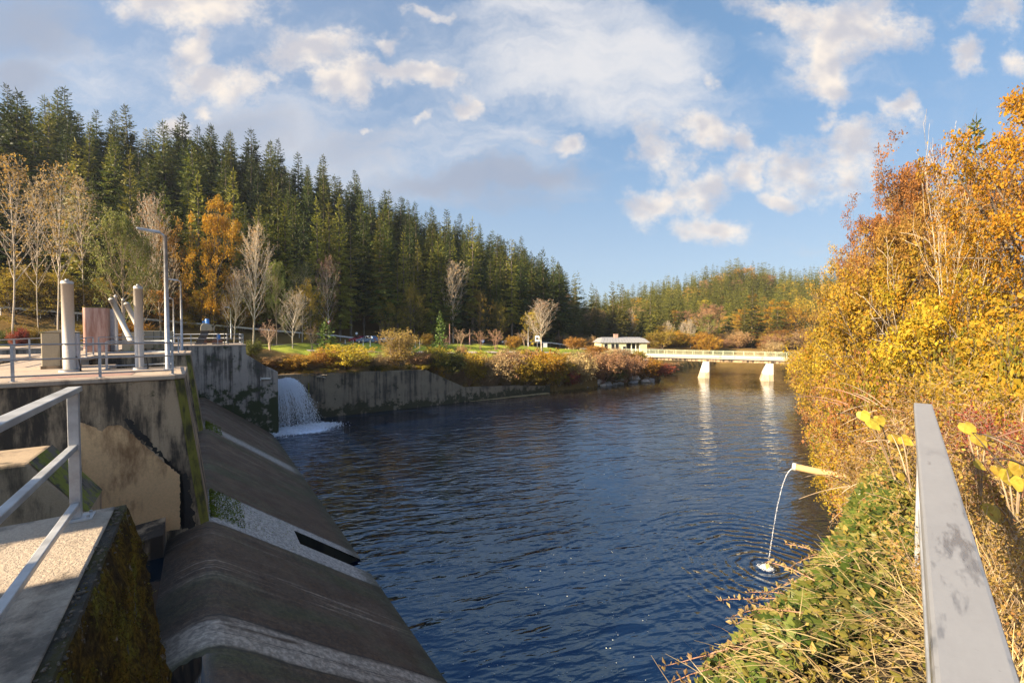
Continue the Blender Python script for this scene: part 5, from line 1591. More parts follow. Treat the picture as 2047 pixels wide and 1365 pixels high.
# ---------------------------------------------------------------- tree kinds
def dims(pr):
    me = pr[1] or pr[0]
    n = len(me.vertices); a = np.empty(n * 3, np.float32); me.vertices.foreach_get('co', a); a = a.reshape(-1, 3)
    return np.percentile(np.hypot(a[:, 0], a[:, 1]), 96) * 2, np.percentile(a[:, 2], 99.7)
PD = {}
def reg(k, pr): PD[k] = (pr, dims(pr)); return pr
for i in range(5):
    reg('spruce%d' % i, spruce_proto('spruce%d' % i, 20 + i, 27, (4.2, 4.8, 3.8, 5.1, 4.4)[i], (.16, .25, .32, .10, .22)[i], M['bark'], M['leaf_spruce'] if i % 2 == 0 else M['leaf_spruce3'], 1.0, .06 + .04 * i))
reg('pale0', spruce_proto('pale_spruce0', 41, 27, 3.2, .12, M['bark'], M['leaf_spruce2'], 1.0, .2))
reg('pale1', spruce_proto('pale_spruce1', 42, 27, 2.6, .22, M['bark'], M['leaf_spruce2'], .9, .3))
reg('fir', spruce_proto('young_fir', 44, 6, 1.5, .04, M['bark'], leafmat('young_fir_needles', [(.07, .13, .02), (.11, .18, .03), (.16, .21, .04)], .2, 1.0), 2.0, .05))
reg('gold_tree', tree_proto('gold_tree', 3, 10, S_BROAD, 20, .18, .16, M['bark'], leafmat('bright_maple_leaves', [(.58, .28, .012), (.66, .38, .02), (.70, .46, .04)], .45), keep=lambda p: math.sin(p[0].z * 2.6 + .5 * p[0].x) > -.45))
reg('birch', tree_proto('birch', 4, 12, S_BIRCH, 5, .15, .12, M['bark_birch'], leafmat('birch_tan_leaves', [(.46, .29, .06), (.54, .36, .07), (.40, .25, .07)], .4), cover=.5, r0=.075))
reg('birch2', tree_proto('birch2', 14, 12, S_BIRCH, 5, .15, .12, M['bark_birch'], M['leaf_tan'], cover=.4, r0=.07))
reg('larch', tree_proto('larch', 5, 12, S_DECID, 15, .16, .16, M['bark_tan'], M['leaf_larch'], cover=.95))
reg('bare', tree_proto('bare', 6, 10, S_BARE, 3, .12, .05, M['bark_pale'], M['leaf_tan'], cover=.4, r0=.10))
reg('bare2', tree_proto('bare2', 16, 10, S_BARE, 3, .13, .05, M['bark_pale'], M['leaf_rust'], cover=.55, r0=.13))
reg('pink', tree_proto('pink', 7, 10, S_DECID, 5, .16, .10, M['bark_pale'], leafmat('pinkish_leaves', [(.36, .20, .12), (.44, .26, .15), (.30, .17, .11)], .4), cover=.75))
reg('olive_tree', tree_proto('olive_tree', 8, 10, S_BROAD, 7, .18, .14, M['bark'], M['leaf_olive']))
reg('green_tree', tree_proto('green_tree', 9, 10, S_BROAD, 7, .18, .14, M['bark_pale'], M['leaf_green']))
reg('yellow_tree', tree_proto('yellow_tree', 10, 10, S_BROAD, 7, .18, .14, M['bark'], M['leaf_yellow']))
reg('orange_tree', tree_proto('orange_tree', 12, 10, S_BROAD, 7, .18, .14, M['bark'], M['leaf_orange']))
reg('rust_tree', tree_proto('rust_tree', 13, 10, S_DECID, 8, .17, .12, M['bark'], M['leaf_rust']))
reg('vase', tree_proto('vase', 15, 4, S_VASE, 5, .11, .06, M['bark_red'], M['leaf_rust'], r0=.09, nstem=3, lean=.35, cover=.7))
reg('vase2', tree_proto('vase2', 17, 4, S_VASE, 5, .11, .06, M['bark_tan'], leafmat('pink_tan_leaves', [(.40, .21, .13), (.48, .30, .19), (.34, .16, .10)], .4), r0=.09, nstem=2, lean=.3, cover=.8))
SH = dict(gold=('bark_tan', 'leaf_gold'), yellow=('bark_tan', 'leaf_yellow'), orange=('bark_red', 'leaf_orange'), tan=('bark_tan', 'leaf_tan'), rust=('bark_red', 'leaf_rust'), olive=('bark_tan', 'leaf_olive'), green=('bark', 'leaf_green'), red=('bark_red', 'leaf_red'))
for j, (k, (b_, l_)) in enumerate(SH.items()):
    reg('sh_' + k, tree_proto('shrub_' + k, 50 + j, 3, S_SHRUB, 15 if k not in ('tan', 'rust') else 11, .12, .08, M[b_], M[l_], r0=.03, nstem=13, lean=.62))
reg('upright', tree_proto('upright_shrub', 70, 5, S_UPRIGHT, 9, .13, .08, M['bark_tan'], leafmat('straw_gold_leaves', [(.44, .29, .06), (.52, .37, .09), (.38, .22, .05)], .4), r0=.05, nstem=16, lean=.28))

def fit(kind, name, loc, h, w, label, cat, group=None, rz=None):
    pr, (pw, ph) = PD[kind]
    sx = w / pw if w else h / ph
    return place(name, pr, loc, label, cat, group, rz, (sx * RND.uniform(.92, 1.08), sx * RND.uniform(.92, 1.08), h / ph))

def px_plant(kind, name, px, pyb, pyt, wpx, label, cat, Y=None, u=None, group=None):
    """plant standing where the photo shows it: foot at (px, pyb), top at pyt, width wpx"""
    if u is not None: q = PU(px, pyb, u)
    elif Y is not None: q = P(px, pyb, Y)
    else:
        q = hit(px, pyb) or P(px, pyb, 80)
    g = gz(q.x, q.y)
    top = P(px, pyt, q.y).z
    return fit(kind, name, (q.x, q.y, g), max(top - g, .6), wpx * q.y / F if wpx else None, label, cat, group)

# ---------------------------------------------------------------- spruce forest on the left hill
taken = []
def free(u, v, r):
    return all((u - a) ** 2 + (v - b) ** 2 > r * r for a, b in taken)
GROUP_S = 'dark spruces of the forest on the left hillside'
LAB_S = 'tall dark green spruce in the dense forest covering the left hillside'
cnt = 0
for tries in range(9000):
    if cnt >= 268: break
    u = 101 + 66 * RND.random() ** 1.15; v = RND.uniform(-78, 158)
    p = W(u, v)
    if p.y < 30: continue
    px = CX + F * p.x / p.y
    if px < -70 or px > 1128: continue
    if v > 146: continue
    dmin = 4.2 if u < 112 or u > 148 else 5.2
    if not free(u, v, dmin): continue
    taken.append((u, v)); cnt += 1
    k = RND.choice(('spruce0', 'spruce1', 'spruce2', 'spruce3', 'spruce4', 'spruce1', 'spruce3'))
    sc = RND.uniform(.78, 1.12) * (1 if v < 120 else .92)
    if v < 5 and u < 125: sc *= .85
    s2 = sc * RND.uniform(.82, 1.25)
    if RND.random() < .09:
        o = place('spruce_tree', PD['pale0'][0], (p.x, p.y, gz(p.x, p.y)), 'lighter yellow green spruce among the dark ones on the left hillside', 'spruce tree', 'lighter spruces among the dark ones on the left hillside', None, (s2, s2, sc * .9))
    else:
        o = place('spruce_tree', PD[k][0], (p.x, p.y, gz(p.x, p.y)), LAB_S, 'spruce tree', GROUP_S, None, (s2, s2, sc))
    o.rotation_euler.x = RND.gauss(0, .025); o.rotation_euler.y = RND.gauss(0, .025)
# sunlit front spruces
for px, pyb, pyt, k, lb in ((760, 672, 428, 'pale1', 'tall pale sunlit spruce standing forward of the forest left of the golden shrub'), (702, 674, 445, 'pale1', 'slender pale spruce with bare drooping limbs at the forest front'),
        (636, 660, 402, 'pale0', 'left one of three close pale spruces at the forest front'), (660, 655, 408, 'pale0', 'middle one of three close pale spruces at the forest front'), (680, 650, 398, 'pale0', 'right one of three close pale spruces at the forest front'),
        (572, 640, 408, 'pale0', 'narrow pale spruce top right of the yellow layered maple'), (520, 630, 412, 'pale0', 'pale green spruce above the tall bare tree'), (400, 610, 352, 'pale0', 'pale green spruce directly above the yellow layered maple'), (470, 620, 345, 'pale0', 'broad pale spruce upper right of the yellow layered maple'),
        (266, 620, 310, 'pale0', 'big yellow green spruce above the nearest lamp post'), (160, 610, 288, 'pale0', 'soft pale green pine rising between the white birches'), (882, 668, 462, 'pale0', 'bright pale spruce in the middle of the forest front'), (862, 668, 505, 'pale0', 'small pale spruce touching the bright one in the forest middle'),
        (945, 668, 440, 'pale1', 'pale tall spruce behind the pinkish roadside trees'), (1023, 668, 480, 'pale1', 'last pale spruce before the red tree at the forest end'), (828, 668, 508, 'pale1', 'small bright spruce low in the dark forest'), (795, 668, 506, 'pale1', 'small dim spruce right of the tall pale one')):
    px_plant(k, 'spruce_tree', px, pyb, pyt, None, lb, 'spruce tree', u=100.5 if px > 500 else 99)

# ---------------------------------------------------------------- trees along the forest edge
D = px_plant
D('birch', 'birch_tree', 22, 660, 298, 130, 'white stemmed birch with a yellow top at the far left edge', 'birch tree', u=84)
D('birch2', 'birch_tree', 78, 660, 345, 80, 'thin white birch between the two larger birches on the left', 'birch tree', u=88)
D('birch', 'birch_tree', 114, 660, 318, 130, 'tall white birch with golden top behind the left upright cylinder', 'birch tree', u=86)
D('birch2', 'birch_tree', 168, 650, 350, 90, 'sparse yellow birch right of the tall white birch', 'birch tree', u=96)
D('larch', 'larch_tree', 246, 665, 420, 100, 'light green feathery larch behind the leaning cylinders', 'larch tree', u=82)
D('larch', 'larch_tree', 287, 665, 470, 60, 'small light green larch left of the nearest lamp post', 'larch tree', u=88)
D('bare2', 'bare_tree', 322, 660, 385, 90, 'leafless pale tree behind the nearest lamp head', 'bare tree', u=92)
D('orange_tree', 'oak_tree', 350, 650, 430, 70, 'orange brown oak right of the nearest lamp post', 'oak tree', u=96)
D('gold_tree', 'maple_tree', 428, 640, 392, 105, 'brilliant golden maple in layered tiers against the dark forest', 'maple tree', u=93)
D('bare2', 'bare_tree', 506, 668, 440, 84, 'tall pale leafless poplar in front of the dark forest', 'bare tree', u=84)
D('bare2', 'bare_tree', 468, 668, 535, 56, 'smaller grey leafless tree left of the tall pale one', 'bare tree', u=88)
D('larch', 'larch_tree', 553, 672, 522, 55, 'thin stemmed larch with light green crown right of the pale poplar', 'larch tree', u=86)
D('green_tree', 'maple_tree', 604, 670, 520, 62, 'round pale green tree behind the fan shaped bare tree', 'deciduous tree', u=92)
D('yellow_tree', 'maple_tree', 622, 672, 560, 60, 'yellowish tree under the round pale green one', 'deciduous tree', u=88)
D('pink', 'birch_tree', 659, 682, 510, 52, 'pinkish brown crowned birch with a thin white stem by the road sign', 'birch tree', u=93)
D('bare2', 'bare_tree', 906, 682, 520, 76, 'crooked pale broken tree in front of the dark forest', 'bare tree', Y=112)
D('rust_tree', 'beech_tree', 1052, 684, 590, 36, 'dark red beech at the right end of the forest', 'beech tree', Y=135)
D('yellow_tree', 'maple_tree', 1066, 690, 618, 48, 'small yellow leaved tree behind the big bare tree', 'deciduous tree', Y=116)
D('bare2', 'bare_tree', 1083, 706, 597, 76, 'big bare spreading tree with white trunk and orange twigs on the meadow', 'bare tree', Y=101)
D('bare', 'bare_tree', 585, 699, 575, 66, 'pale leafless fan shaped tree on the meadow behind the abutment', 'bare tree', u=77)
for px, b, t, w, lb in ((820, 674, 566, 60, 'dark olive bushy tree in the shade under the spruces'), (775, 674, 600, 50, 'dim olive tree low in the forest shade'), (960, 676, 575, 60, 'brownish olive tree in shade behind the pink trees'), (1000, 676, 600, 50, 'dim olive tree in the forest shade left of the red beech')):
    D('olive_tree', 'understorey_tree', px, b, t, w, lb, 'deciduous tree', u=98)
# understorey of golden shrubs on the left
lab = 'olive gold shrub in the thicket at the foot of the left hillside'
n = 0
for k in range(88):
    px = RND.uniform(-20, 520); u = RND.uniform(84, 110)
    if 86 < u < 99: u += 12
    q = PU(px, 640, u); g = gz(q.x, q.y); h = RND.uniform(3.5, 8.0) * (.55 if u < 90 else 1)
    fit(RND.choice(('sh_olive', 'sh_olive', 'sh_gold', 'sh_yellow', 'sh_green')), 'hillside_shrub', (q.x, q.y, g), h, h * RND.uniform(1.0, 1.5), lab, 'shrub', 'olive gold shrubs at the foot of the left hillside')
for px, pyb, pyt, w, k, lb in ((32, 668, 560, 150, 'olive_tree', 'wide olive gold tree behind the far left railing'), (205, 665, 560, 110, 'yellow_tree', 'golden olive tree behind the rusty tank'), (330, 660, 575, 110, 'orange_tree', 'orange tinted small tree behind the nearest lamp post'), (402, 665, 575, 120, 'yellow_tree', 'golden tree behind the second lamp post'), (455, 668, 600, 70, 'olive_tree', 'olive gold tree behind the small distant lamp post'), (110, 660, 540, 120, 'olive_tree', 'dusky olive tree behind the left upright cylinder')):
    D(k, 'small_tree', px, pyb, pyt, w, lb, 'deciduous tree', u=94)
for px, pyt, lb in ((45, 655, 'small red shrub behind the far left railing'), (33, 662, 'smallest red shrub at the far left railing')):
    D('sh_red', 'red_shrub', px, 690, pyt, 24, lb, 'shrub', u=62)

# ---------------------------------------------------------------- roadside and meadow plants
for px, pyb, pyt, w, k, lb in ((540, 701, 640, 66, 'vase2', 'wide pink ornamental tree right of the abutment railing'), (624, 696, 646, 46, 'vase2', 'pink ornamental tree half behind the bushy fir'), (855, 692, 666, 26, 'sh_orange', 'round orange bush left of the slim spruce'),
        (917, 698, 654, 52, 'vase2', 'largest pink ornamental tree, between the two reddish poles'), (893, 697, 668, 30, 'vase', 'small rusty tree right beside the slim spruce'), (960, 697, 661, 30, 'vase', 'small round red brown tree behind the blue disc sign'), (991, 699, 658, 38, 'vase', 'red brown ornamental tree left of the white board'),
        (1028, 699, 671, 38, 'sh_orange', 'low orange bush right of the white board'), (1052, 698, 655, 34, 'vase2', 'slim pinkish tree behind the grey utility post'), (1122, 694, 672, 30, 'sh_rust', 'low rust bush beyond the big bare tree'), (1152, 699, 674, 46, 'sh_orange', 'wide orange red bush at the bend of the pale road'), (1180, 699, 672, 40, 'sh_rust', 'brown red bush left of the yellow house')):
    D(k, 'ornamental_tree' if k.startswith('vase') else 'shrub', px, pyb, pyt, w, lb, 'ornamental tree' if k.startswith('vase') else 'shrub', Y=None)
D('fir', 'fir_tree', 652, 712, 640, 46, 'young bushy light green fir on the bank above the wall', 'fir tree', u=66)
D('fir', 'spruce_tree', 880, 712, 624, 30, 'slim bright young spruce on the bank in the middle', 'spruce tree', u=68)
BANK = [(798, 742, 658, 66, 'upright', 'tall upright straw gold shrub on the bank above the wall'), (694, 746, 688, 92, 'sh_yellow', 'round yellow shrub hanging over the wall'), (655, 744, 696, 50, 'sh_orange', 'orange shrub at the foot of the bushy fir'), (600, 744, 708, 70, 'sh_orange', 'low orange shrub on the bank behind the jet'), (545, 738, 712, 60, 'sh_rust', 'low rusty shrub beside the wing wall'), (632, 750, 718, 60, 'sh_tan', 'dry tan shrub drooping over the wall top right of the jet'),
    (507, 712, 678, 34, 'sh_green', 'dark green bush at the corner of the abutment'), (745, 742, 706, 60, 'sh_tan', 'pale dry shrub left of the tall straw gold shrub'), (835, 752, 700, 60, 'sh_rust', 'brown shrub right of the tall straw gold shrub'), (893, 765, 698, 76, 'sh_green', 'dark green shrub under the slim spruce'), (872, 742, 692, 50, 'sh_yellow', 'yellow shrub left of the dark green one'), (940, 752, 702, 60, 'sh_yellow', 'straw yellow shrub right of the dark green one'),
    (926, 712, 690, 24, 'sh_rust', 'small rust shrub on the meadow edge'), (985, 766, 698, 90, 'sh_tan', 'broad grey brown twiggy shrub by the low wall'), (1030, 766, 696, 80, 'sh_rust', 'reddish brown twiggy shrub behind the bright yellow one'), (1052, 780, 712, 84, 'sh_yellow', 'bright yellow shrub bending down to the water'), (1020, 782, 730, 50, 'sh_olive', 'olive yellow shrub left of the bright yellow one'), (1095, 768, 700, 64, 'sh_gold', 'golden shrub right of the bright yellow one'), (1118, 772, 716, 50, 'sh_olive', 'dark olive shrub above the first rocks'),
    (1160, 764, 698, 84, 'sh_tan', 'large pinkish tan shrub above the rocks'), (1140, 772, 738, 46, 'sh_red', 'low crimson shrub above the rocks'), (1205, 762, 700, 80, 'sh_rust', 'rust brown shrub in front of the yellow house'), (1250, 762, 706, 74, 'sh_rust', 'twiggy red brown shrub right below the house porch'), (1290, 762, 716, 56, 'sh_gold', 'golden orange shrub at the white bridge abutment'), (1308, 764, 726, 60, 'sh_red', 'pink red shrub below the bridge end'), (1340, 758, 724, 50, 'sh_rust', 'dark rust shrub in the shade under the bridge'), (1225, 768, 734, 50, 'sh_green', 'green patch of shrub near the rocks'), (1270, 700, 676, 46, 'sh_rust', 'red brown bush right of the yellow house'), (1190, 712, 690, 50, 'sh_orange', 'low orange shrub at the left foot of the yellow house'), (1235, 716, 694, 46, 'sh_tan', 'dry tan shrub in front of the house windows')]
for px, pyb, pyt, w, k, lb in BANK:
    q = hit(px, min(pyb, 790), 40)
    u0 = None
    if 520 < px < 960: u0 = 61.6 if pyb > 735 else 66
    D(k, 'bank_shrub', px, pyb, pyt, w * 1.15, lb, 'shrub', u=u0)
lab = 'low brown shrub in the scrub along the far bank'
for k in range(96):
    v = RND.uniform(7, 92) if k < 66 else RND.uniform(34, 60); u = float(uL(v)) + ((RND.uniform(1.9, 4.5) if v < 45 else RND.uniform(1.9, 8)) if k < 66 else RND.uniform(.7, 4))
    p = W(u, v); h = RND.uniform(.8, 1.9) * (1.3 if v > 45 else .6)
    fit(RND.choice(('sh_tan', 'sh_tan', 'sh_yellow', 'sh_olive', 'sh_gold', 'sh_orange')), 'scrub_bush', (p.x, p.y, gz(p.x, p.y)), h, h * RND.uniform(1.3, 2.0), lab, 'shrub', 'low scrub bushes along the far bank')

lab = 'tawny shrub hanging over the low wall on the far bank'
for k in range(44):
    v = 29 + 30 * (k + RND.random()) / 44; zt = float(np.interp(v, [27, 34, 44, 58], [5.0, 2.3, 1.8, 1.0]))
    t = RND.random(); p = W(60.3 + t * 3.2, v); h = RND.uniform(1.6, 2.9)
    fit(RND.choice(('sh_olive', 'sh_gold', 'sh_tan', 'sh_rust', 'sh_yellow', 'sh_tan')), 'overhanging_shrub', (p.x, p.y, zt - .5 + t * 2.2), h, h * RND.uniform(1.1, 1.5), lab, 'shrub', 'shrubs hanging over the low wall')
lab = 'small ragged shrub drooping over the top of the far bank wall'
for k in range(30):
    v = 8.5 + 19.5 * (k + RND.random()) / 30; p = W(60.1 + RND.random() * .8, v); h = RND.uniform(.6, 1.3)
    fit(RND.choice(('sh_olive', 'sh_green', 'sh_tan', 'sh_tan', 'sh_yellow')), 'drooping_shrub', (p.x, p.y, 5.35), h, h * RND.uniform(1.4, 2.4), lab, 'shrub', 'small shrubs along the far wall top')
# ---------------------------------------------------------------- hill beyond the bridge
def arrays(me):
    n = len(me.vertices); a = np.empty(n * 3, np.float32); me.vertices.foreach_get('co', a)
    m = len(me.polygons); f = np.empty(m * 4, np.int32); me.loops.foreach_get('vertex_index', f)
    return a.reshape(-1, 3), f.reshape(-1, 4)
lite = [arrays(spruce_proto('lite%d' % i, 90 + i, 24, 4.0, .05, M['bark'], None, .6, .1)[1]) for i in range(2)]
def far_ok(x, y):
    return gz(x, y) > 3
spots = []
for t in range(22000):
    if len(spots) >= 840: break
    y = RND.uniform(165, 400); s = RND.uniform(.06, .86); x = s * y
    if not far_ok(x, y): continue
    if y < 205 and s > .22 and RND.random() < .8: continue
    if all((x - a) ** 2 + (y - b) ** 2 > 27 for a, b in spots): spots.append((x, y))
spots.sort(key=lambda q: q[1])
parts = []
GF, LF = 'spruces on the hill beyond the bridge', 'sunlit olive green spruce on the distant hill beyond the bridge'
mfar = leafmat('distant_spruce_needles', [(.08, .085, .012), (.12, .115, .016), (.155, .14, .02), (.19, .155, .025)], .3, .05)
for i in range(3):
    reg('fspruce%d' % i, spruce_proto('far_spruce%d' % i, 120 + i, 24, 3.9, .08, M['bark'], mfar, .8, .12))
for i, (x, y) in enumerate(spots):
    sc = RND.uniform(.7, 1.12)
    if i % 6 == 5 and y < 330:
        continue
    if i < 282 - cnt:
        place('spruce_tree', PD['fspruce%d' % (i % 3)][0], (x, y, gz(x, y)), LF, 'spruce tree', GF, None, (sc, sc, sc))
    else:
        V, Fq = lite[i % 2]; a = RND.uniform(0, 6.28); c_, s_ = math.cos(a), math.sin(a)
        V2 = np.stack([V[:, 0] * c_ - V[:, 1] * s_, V[:, 0] * s_ + V[:, 1] * c_, V[:, 2]], 1) * sc + np.array([x, y, gz(x, y)])
        parts.append((V2, Fq))
V, Fq = join(parts)
tag(link('forest', np_mesh('forest', V, Fq, mfar)), 'far spruce forest crowning the hill beyond the bridge', 'forest', kind='stuff')
GD = 'autumn trees on the hill beyond the bridge'
lo = [(x, y) for i, (x, y) in enumerate(spots) if i % 6 == 5 and y < 330]
for x, y in lo:
    k = RND.choice(('gold_tree', 'orange_tree', 'yellow_tree', 'olive_tree', 'rust_tree')); h = RND.uniform(11, 17)
    fit(k, 'autumn_tree', (x, y, gz(x, y)), h, h * .75, 'autumn coloured deciduous tree among distant spruces beyond the bridge', 'deciduous tree', GD)
for px, pyb, pyt, w, k, Y, lb in ((1470, 600, 533, 70, 'orange_tree', 330, 'orange crowned oak on top of the distant hill'), (1525, 610, 545, 44, 'orange_tree', 330, 'smaller orange oak right of the hilltop one'), (1318, 690, 648, 56, 'yellow_tree', 170, 'bright yellow tree right behind the yellow house'), (1545, 680, 600, 90, 'gold_tree', 185, 'large golden tree behind the right bridge pier'), (1495, 680, 615, 66, 'gold_tree', 185, 'golden tree left of the large one behind the bridge'), (1590, 690, 590, 90, 'yellow_tree', 180, 'yellow green tree behind the bridge beside the right bank'), (1455, 682, 625, 50, 'orange_tree', 188, 'orange tree above the pale far bank road'), (1262, 690, 616, 30, 'bare2', 175, 'pinkish bare tree behind the yellow house'),
        (1380, 712, 635, 32, 'bare', 160, 'thin white stemmed bare tree behind the bridge railing'), (1363, 710, 640, 30, 'bare', 162, 'leaning bare birch left of the thin white stemmed one'), (1416, 706, 628, 46, 'larch', 165, 'feathery green pine behind the middle of the bridge'), (1340, 706, 640, 30, 'bare', 165, 'thin bare birch behind the left part of the bridge'), (1540, 702, 655, 120, 'orange_tree', 165, 'broad tan willow bush behind the right bridge pier'), (1590, 705, 660, 90, 'sh_tan', 160, 'tan shrub mass behind the right end of the bridge'), (1470, 704, 660, 70, 'sh_tan', 170, 'dry tan thicket below the far bank road'), (1215, 694, 640, 40, 'olive_tree', 190, 'olive tree in the valley gap left of the house')):
    D(k, 'autumn_tree', px, pyb, pyt, w, lb, 'deciduous tree', Y=Y)
lab = 'low tan shrub on the slope behind the bridge'
for k in range(60):
    px = RND.uniform(1290, 1640); Y = RND.uniform(151, 190); q = P(px, 690, Y); h = RND.uniform(2.5, 7)
    fit(RND.choice(('sh_tan', 'sh_gold', 'sh_orange', 'sh_yellow', 'sh_olive', 'sh_rust')), 'slope_shrub', (q.x, q.y, gz(q.x, q.y)), h, h * 1.5, lab, 'shrub', 'tan and gold shrubs on the slope behind the bridge')

# ---------------------------------------------------------------- right bank trees
CLUMP = lambda p: math.sin(p[0].x * 1.9 + 1.1 * p[0].z) + math.sin(p[0].y * 2.1 - .9 * p[0].z) + math.sin(p[0].z * 1.7) > -1.15
def real(key, seed, H, S, per, lsize, spread, bark, leaf, **k):
    return reg(key, tree_proto(key, seed, H, S, per, lsize, spread, M[bark], M[leaf] if isinstance(leaf, str) else leaf, **k))
brown = leafmat('brown_orange_leaves', [(.34, .13, .025), (.44, .19, .03), (.26, .10, .025), (.38, .19, .05)], .35)
S_BIG = dict(S_BROAD, nb=[26, 8, 6], t0=[.10, .2, .2])
real('r_brown', 31, 20, S_BIG, 24, .21, .22, 'bark', brown, r0=.28, keep=CLUMP)
real('r_brown2', 32, 16, S_BIG, 24, .21, .22, 'bark', keep=CLUMP, leaf=leafmat('tawny_gold_leaves', [(.46, .25, .04), (.52, .32, .05), (.38, .20, .04), (.48, .34, .07)], .4), r0=.22)
real('r_gold', 33, 15, dict(S_BIG, up=[.03, .04, .0, -.02], ang=[74, 45, 45]), 40, .14, .17, 'bark', leafmat('maple_gold_leaves', [(.54, .25, .012), (.60, .34, .018), (.62, .42, .03), (.46, .19, .012)], .45), r0=.25, keep=lambda p: math.sin(p[0].z * 2.2 + .6 * p[0].x) > -.72)
real('r_yellow', 34, 9, dict(S_BIG, nb=[22, 7, 6]), 20, .16, .15, 'bark', keep=CLUMP, leaf=leafmat('lemon_olive_leaves', [(.56, .32, .02), (.50, .33, .03), (.38, .29, .03), (.56, .26, .015)], .45), r0=.13)
real('r_bare', 35, 14, dict(S_BARE, nb=[10, 6, 5], lr=[.55, .5, .5], ang=[38, 34, 36], t0=[.12, .2, .2]), 2, .12, .05, 'bark_pale', 'leaf_gold', cover=.25, r0=.11)
reg('r_fir', spruce_proto('r_fir', 36, 20, 3.0, .2, M['bark'], M['leaf_spruce'], 1.2, .1))
for key, leaf, seed in (('r_bush_gold', leafmat('bank_gold_leaves', [(.50, .27, .02), (.58, .38, .03), (.40, .28, .03), (.56, .31, .02)], .45), 37), ('r_bush_olive', leafmat('bank_olive_leaves', [(.34, .29, .03), (.22, .23, .03), (.42, .32, .03), (.15, .18, .02)], .35), 38), ('r_bush_tan', leafmat('bank_tan_leaves', [(.36, .17, .05), (.44, .22, .06), (.28, .12, .04), (.46, .24, .03)], .35), 39)):
    real(key, seed, 6, dict(S_SHRUB, nb=[13, 8], seg=[7, 5, 4]), 19 if key != 'r_bush_tan' else 11, .15, .13, 'bark_tan' if key == 'r_bush_tan' else 'bark', leaf, r0=.05, nstem=15, lean=.65, keep=CLUMP)
def R_(kind, name, px, top, Y, w, label, cat, base=None):
    q = P(px, 700, Y); g = gz(q.x, q.y)
    if g < 0: g = .2
    return fit(kind, name, (q.x, q.y, g if base is None else base), P(px, top, Y).z - g, w * Y / F, label, cat)
R_('r_brown', 'oak_tree', 1822, 288, 33, 215, 'tall brown orange oak forming the peak of the right bank trees', 'oak tree')
R_('r_brown', 'oak_tree', 1758, 392, 40, 165, 'brown orange oak sloping down left of the tallest one', 'oak tree')
R_('r_brown2', 'oak_tree', 1700, 492, 50, 135, 'tawny gold oak at the left shoulder of the right bank trees', 'oak tree')
R_('r_brown2', 'oak_tree', 1655, 572, 64, 100, 'tawny tree leaning out at the bridge end', 'oak tree')
R_('r_brown2', 'oak_tree', 1870, 350, 44, 200, 'tawny oak behind the pale bare branches', 'oak tree')
R_('r_bare', 'bare_tree', 1880, 262, 17, 230, 'pale leafless tree with long slanting branches among the gold trees', 'bare tree')
R_('r_brown2', 'oak_tree', 1890, 372, 30, 210, 'tawny oak close behind the pale bare branches', 'oak tree')
R_('r_brown', 'oak_tree', 1968, 300, 28, 240, 'rust brown oak between the dark fir and the big golden maple', 'oak tree')
R_('r_brown2', 'oak_tree', 1782, 430, 30, 190, 'tawny oak under the peak of the tallest brown oak', 'oak tree')
R_('r_fir', 'fir_tree', 1938, 248, 46, 110, 'dark green fir top showing between bare branches on the right', 'fir tree')
R_('r_gold', 'maple_tree', 2075, 120, 15, 430, 'big golden maple filling the right edge of the view', 'maple tree')
R_('r_gold', 'maple_tree', 1968, 470, 19, 300, 'lower golden maple with tiers of leaves left of the big one', 'maple tree')
R_('r_yellow', 'hazel_tree', 1762, 500, 27, 210, 'yellow hazel in front of the brown oaks', 'hazel tree')
R_('r_yellow', 'hazel_tree', 1870, 560, 17, 240, 'lemon yellow hazel under the pale bare branches', 'hazel tree')
R_('r_yellow', 'hazel_tree', 2040, 600, 11, 300, 'olive yellow hazel low at the right edge', 'hazel tree')
RB = [(1700, 858, 25, 120, 'gold', 'golden bush behind the outlet pipe'), (1618, 700, 74, 70, 'gold', 'golden bush at the right bridge end'), (1640, 690, 60, 100, 'tan', 'tawny bush overhanging the water near the bridge'), (1668, 665, 48, 130, 'gold', 'golden bush overhanging the river below the tawny oak'), (1700, 655, 40, 150, 'gold', 'broad golden bush below the brown oak'), (1708, 720, 32, 150, 'tan', 'tan twiggy bush by the water in the middle of the right bank'), (1745, 800, 28, 150, 'olive', 'olive yellow bush above the outlet pipe'), (1768, 690, 27, 170, 'gold', 'golden bush behind the far end of the handrail'), (1788, 790, 21, 190, 'gold', 'golden bush right around the outlet pipe'), (1800, 740, 17, 210, 'tan', 'tan tangled bush just beyond the handrail end'), (1800, 855, 13.5, 170, 'gold', 'gold leaved bush left of the handrail'), (1845, 700, 20, 200, 'olive', 'olive gold bush above the handrail end'), (1905, 690, 14, 240, 'olive', 'lemon olive bush behind the handrail'), (1890, 800, 9.5, 260, 'tan', 'dry tan bush right of the handrail end'), (1985, 740, 9, 300, 'gold', 'gold leaved bush right of the handrail'), (2050, 690, 10, 240, 'olive', 'olive bush at the right edge')]
for px, top, Y, w, k, lb in RB:
    R_('r_bush_' + k, 'bank_bush', px, top, Y, w * 1.1, lb, 'bush')
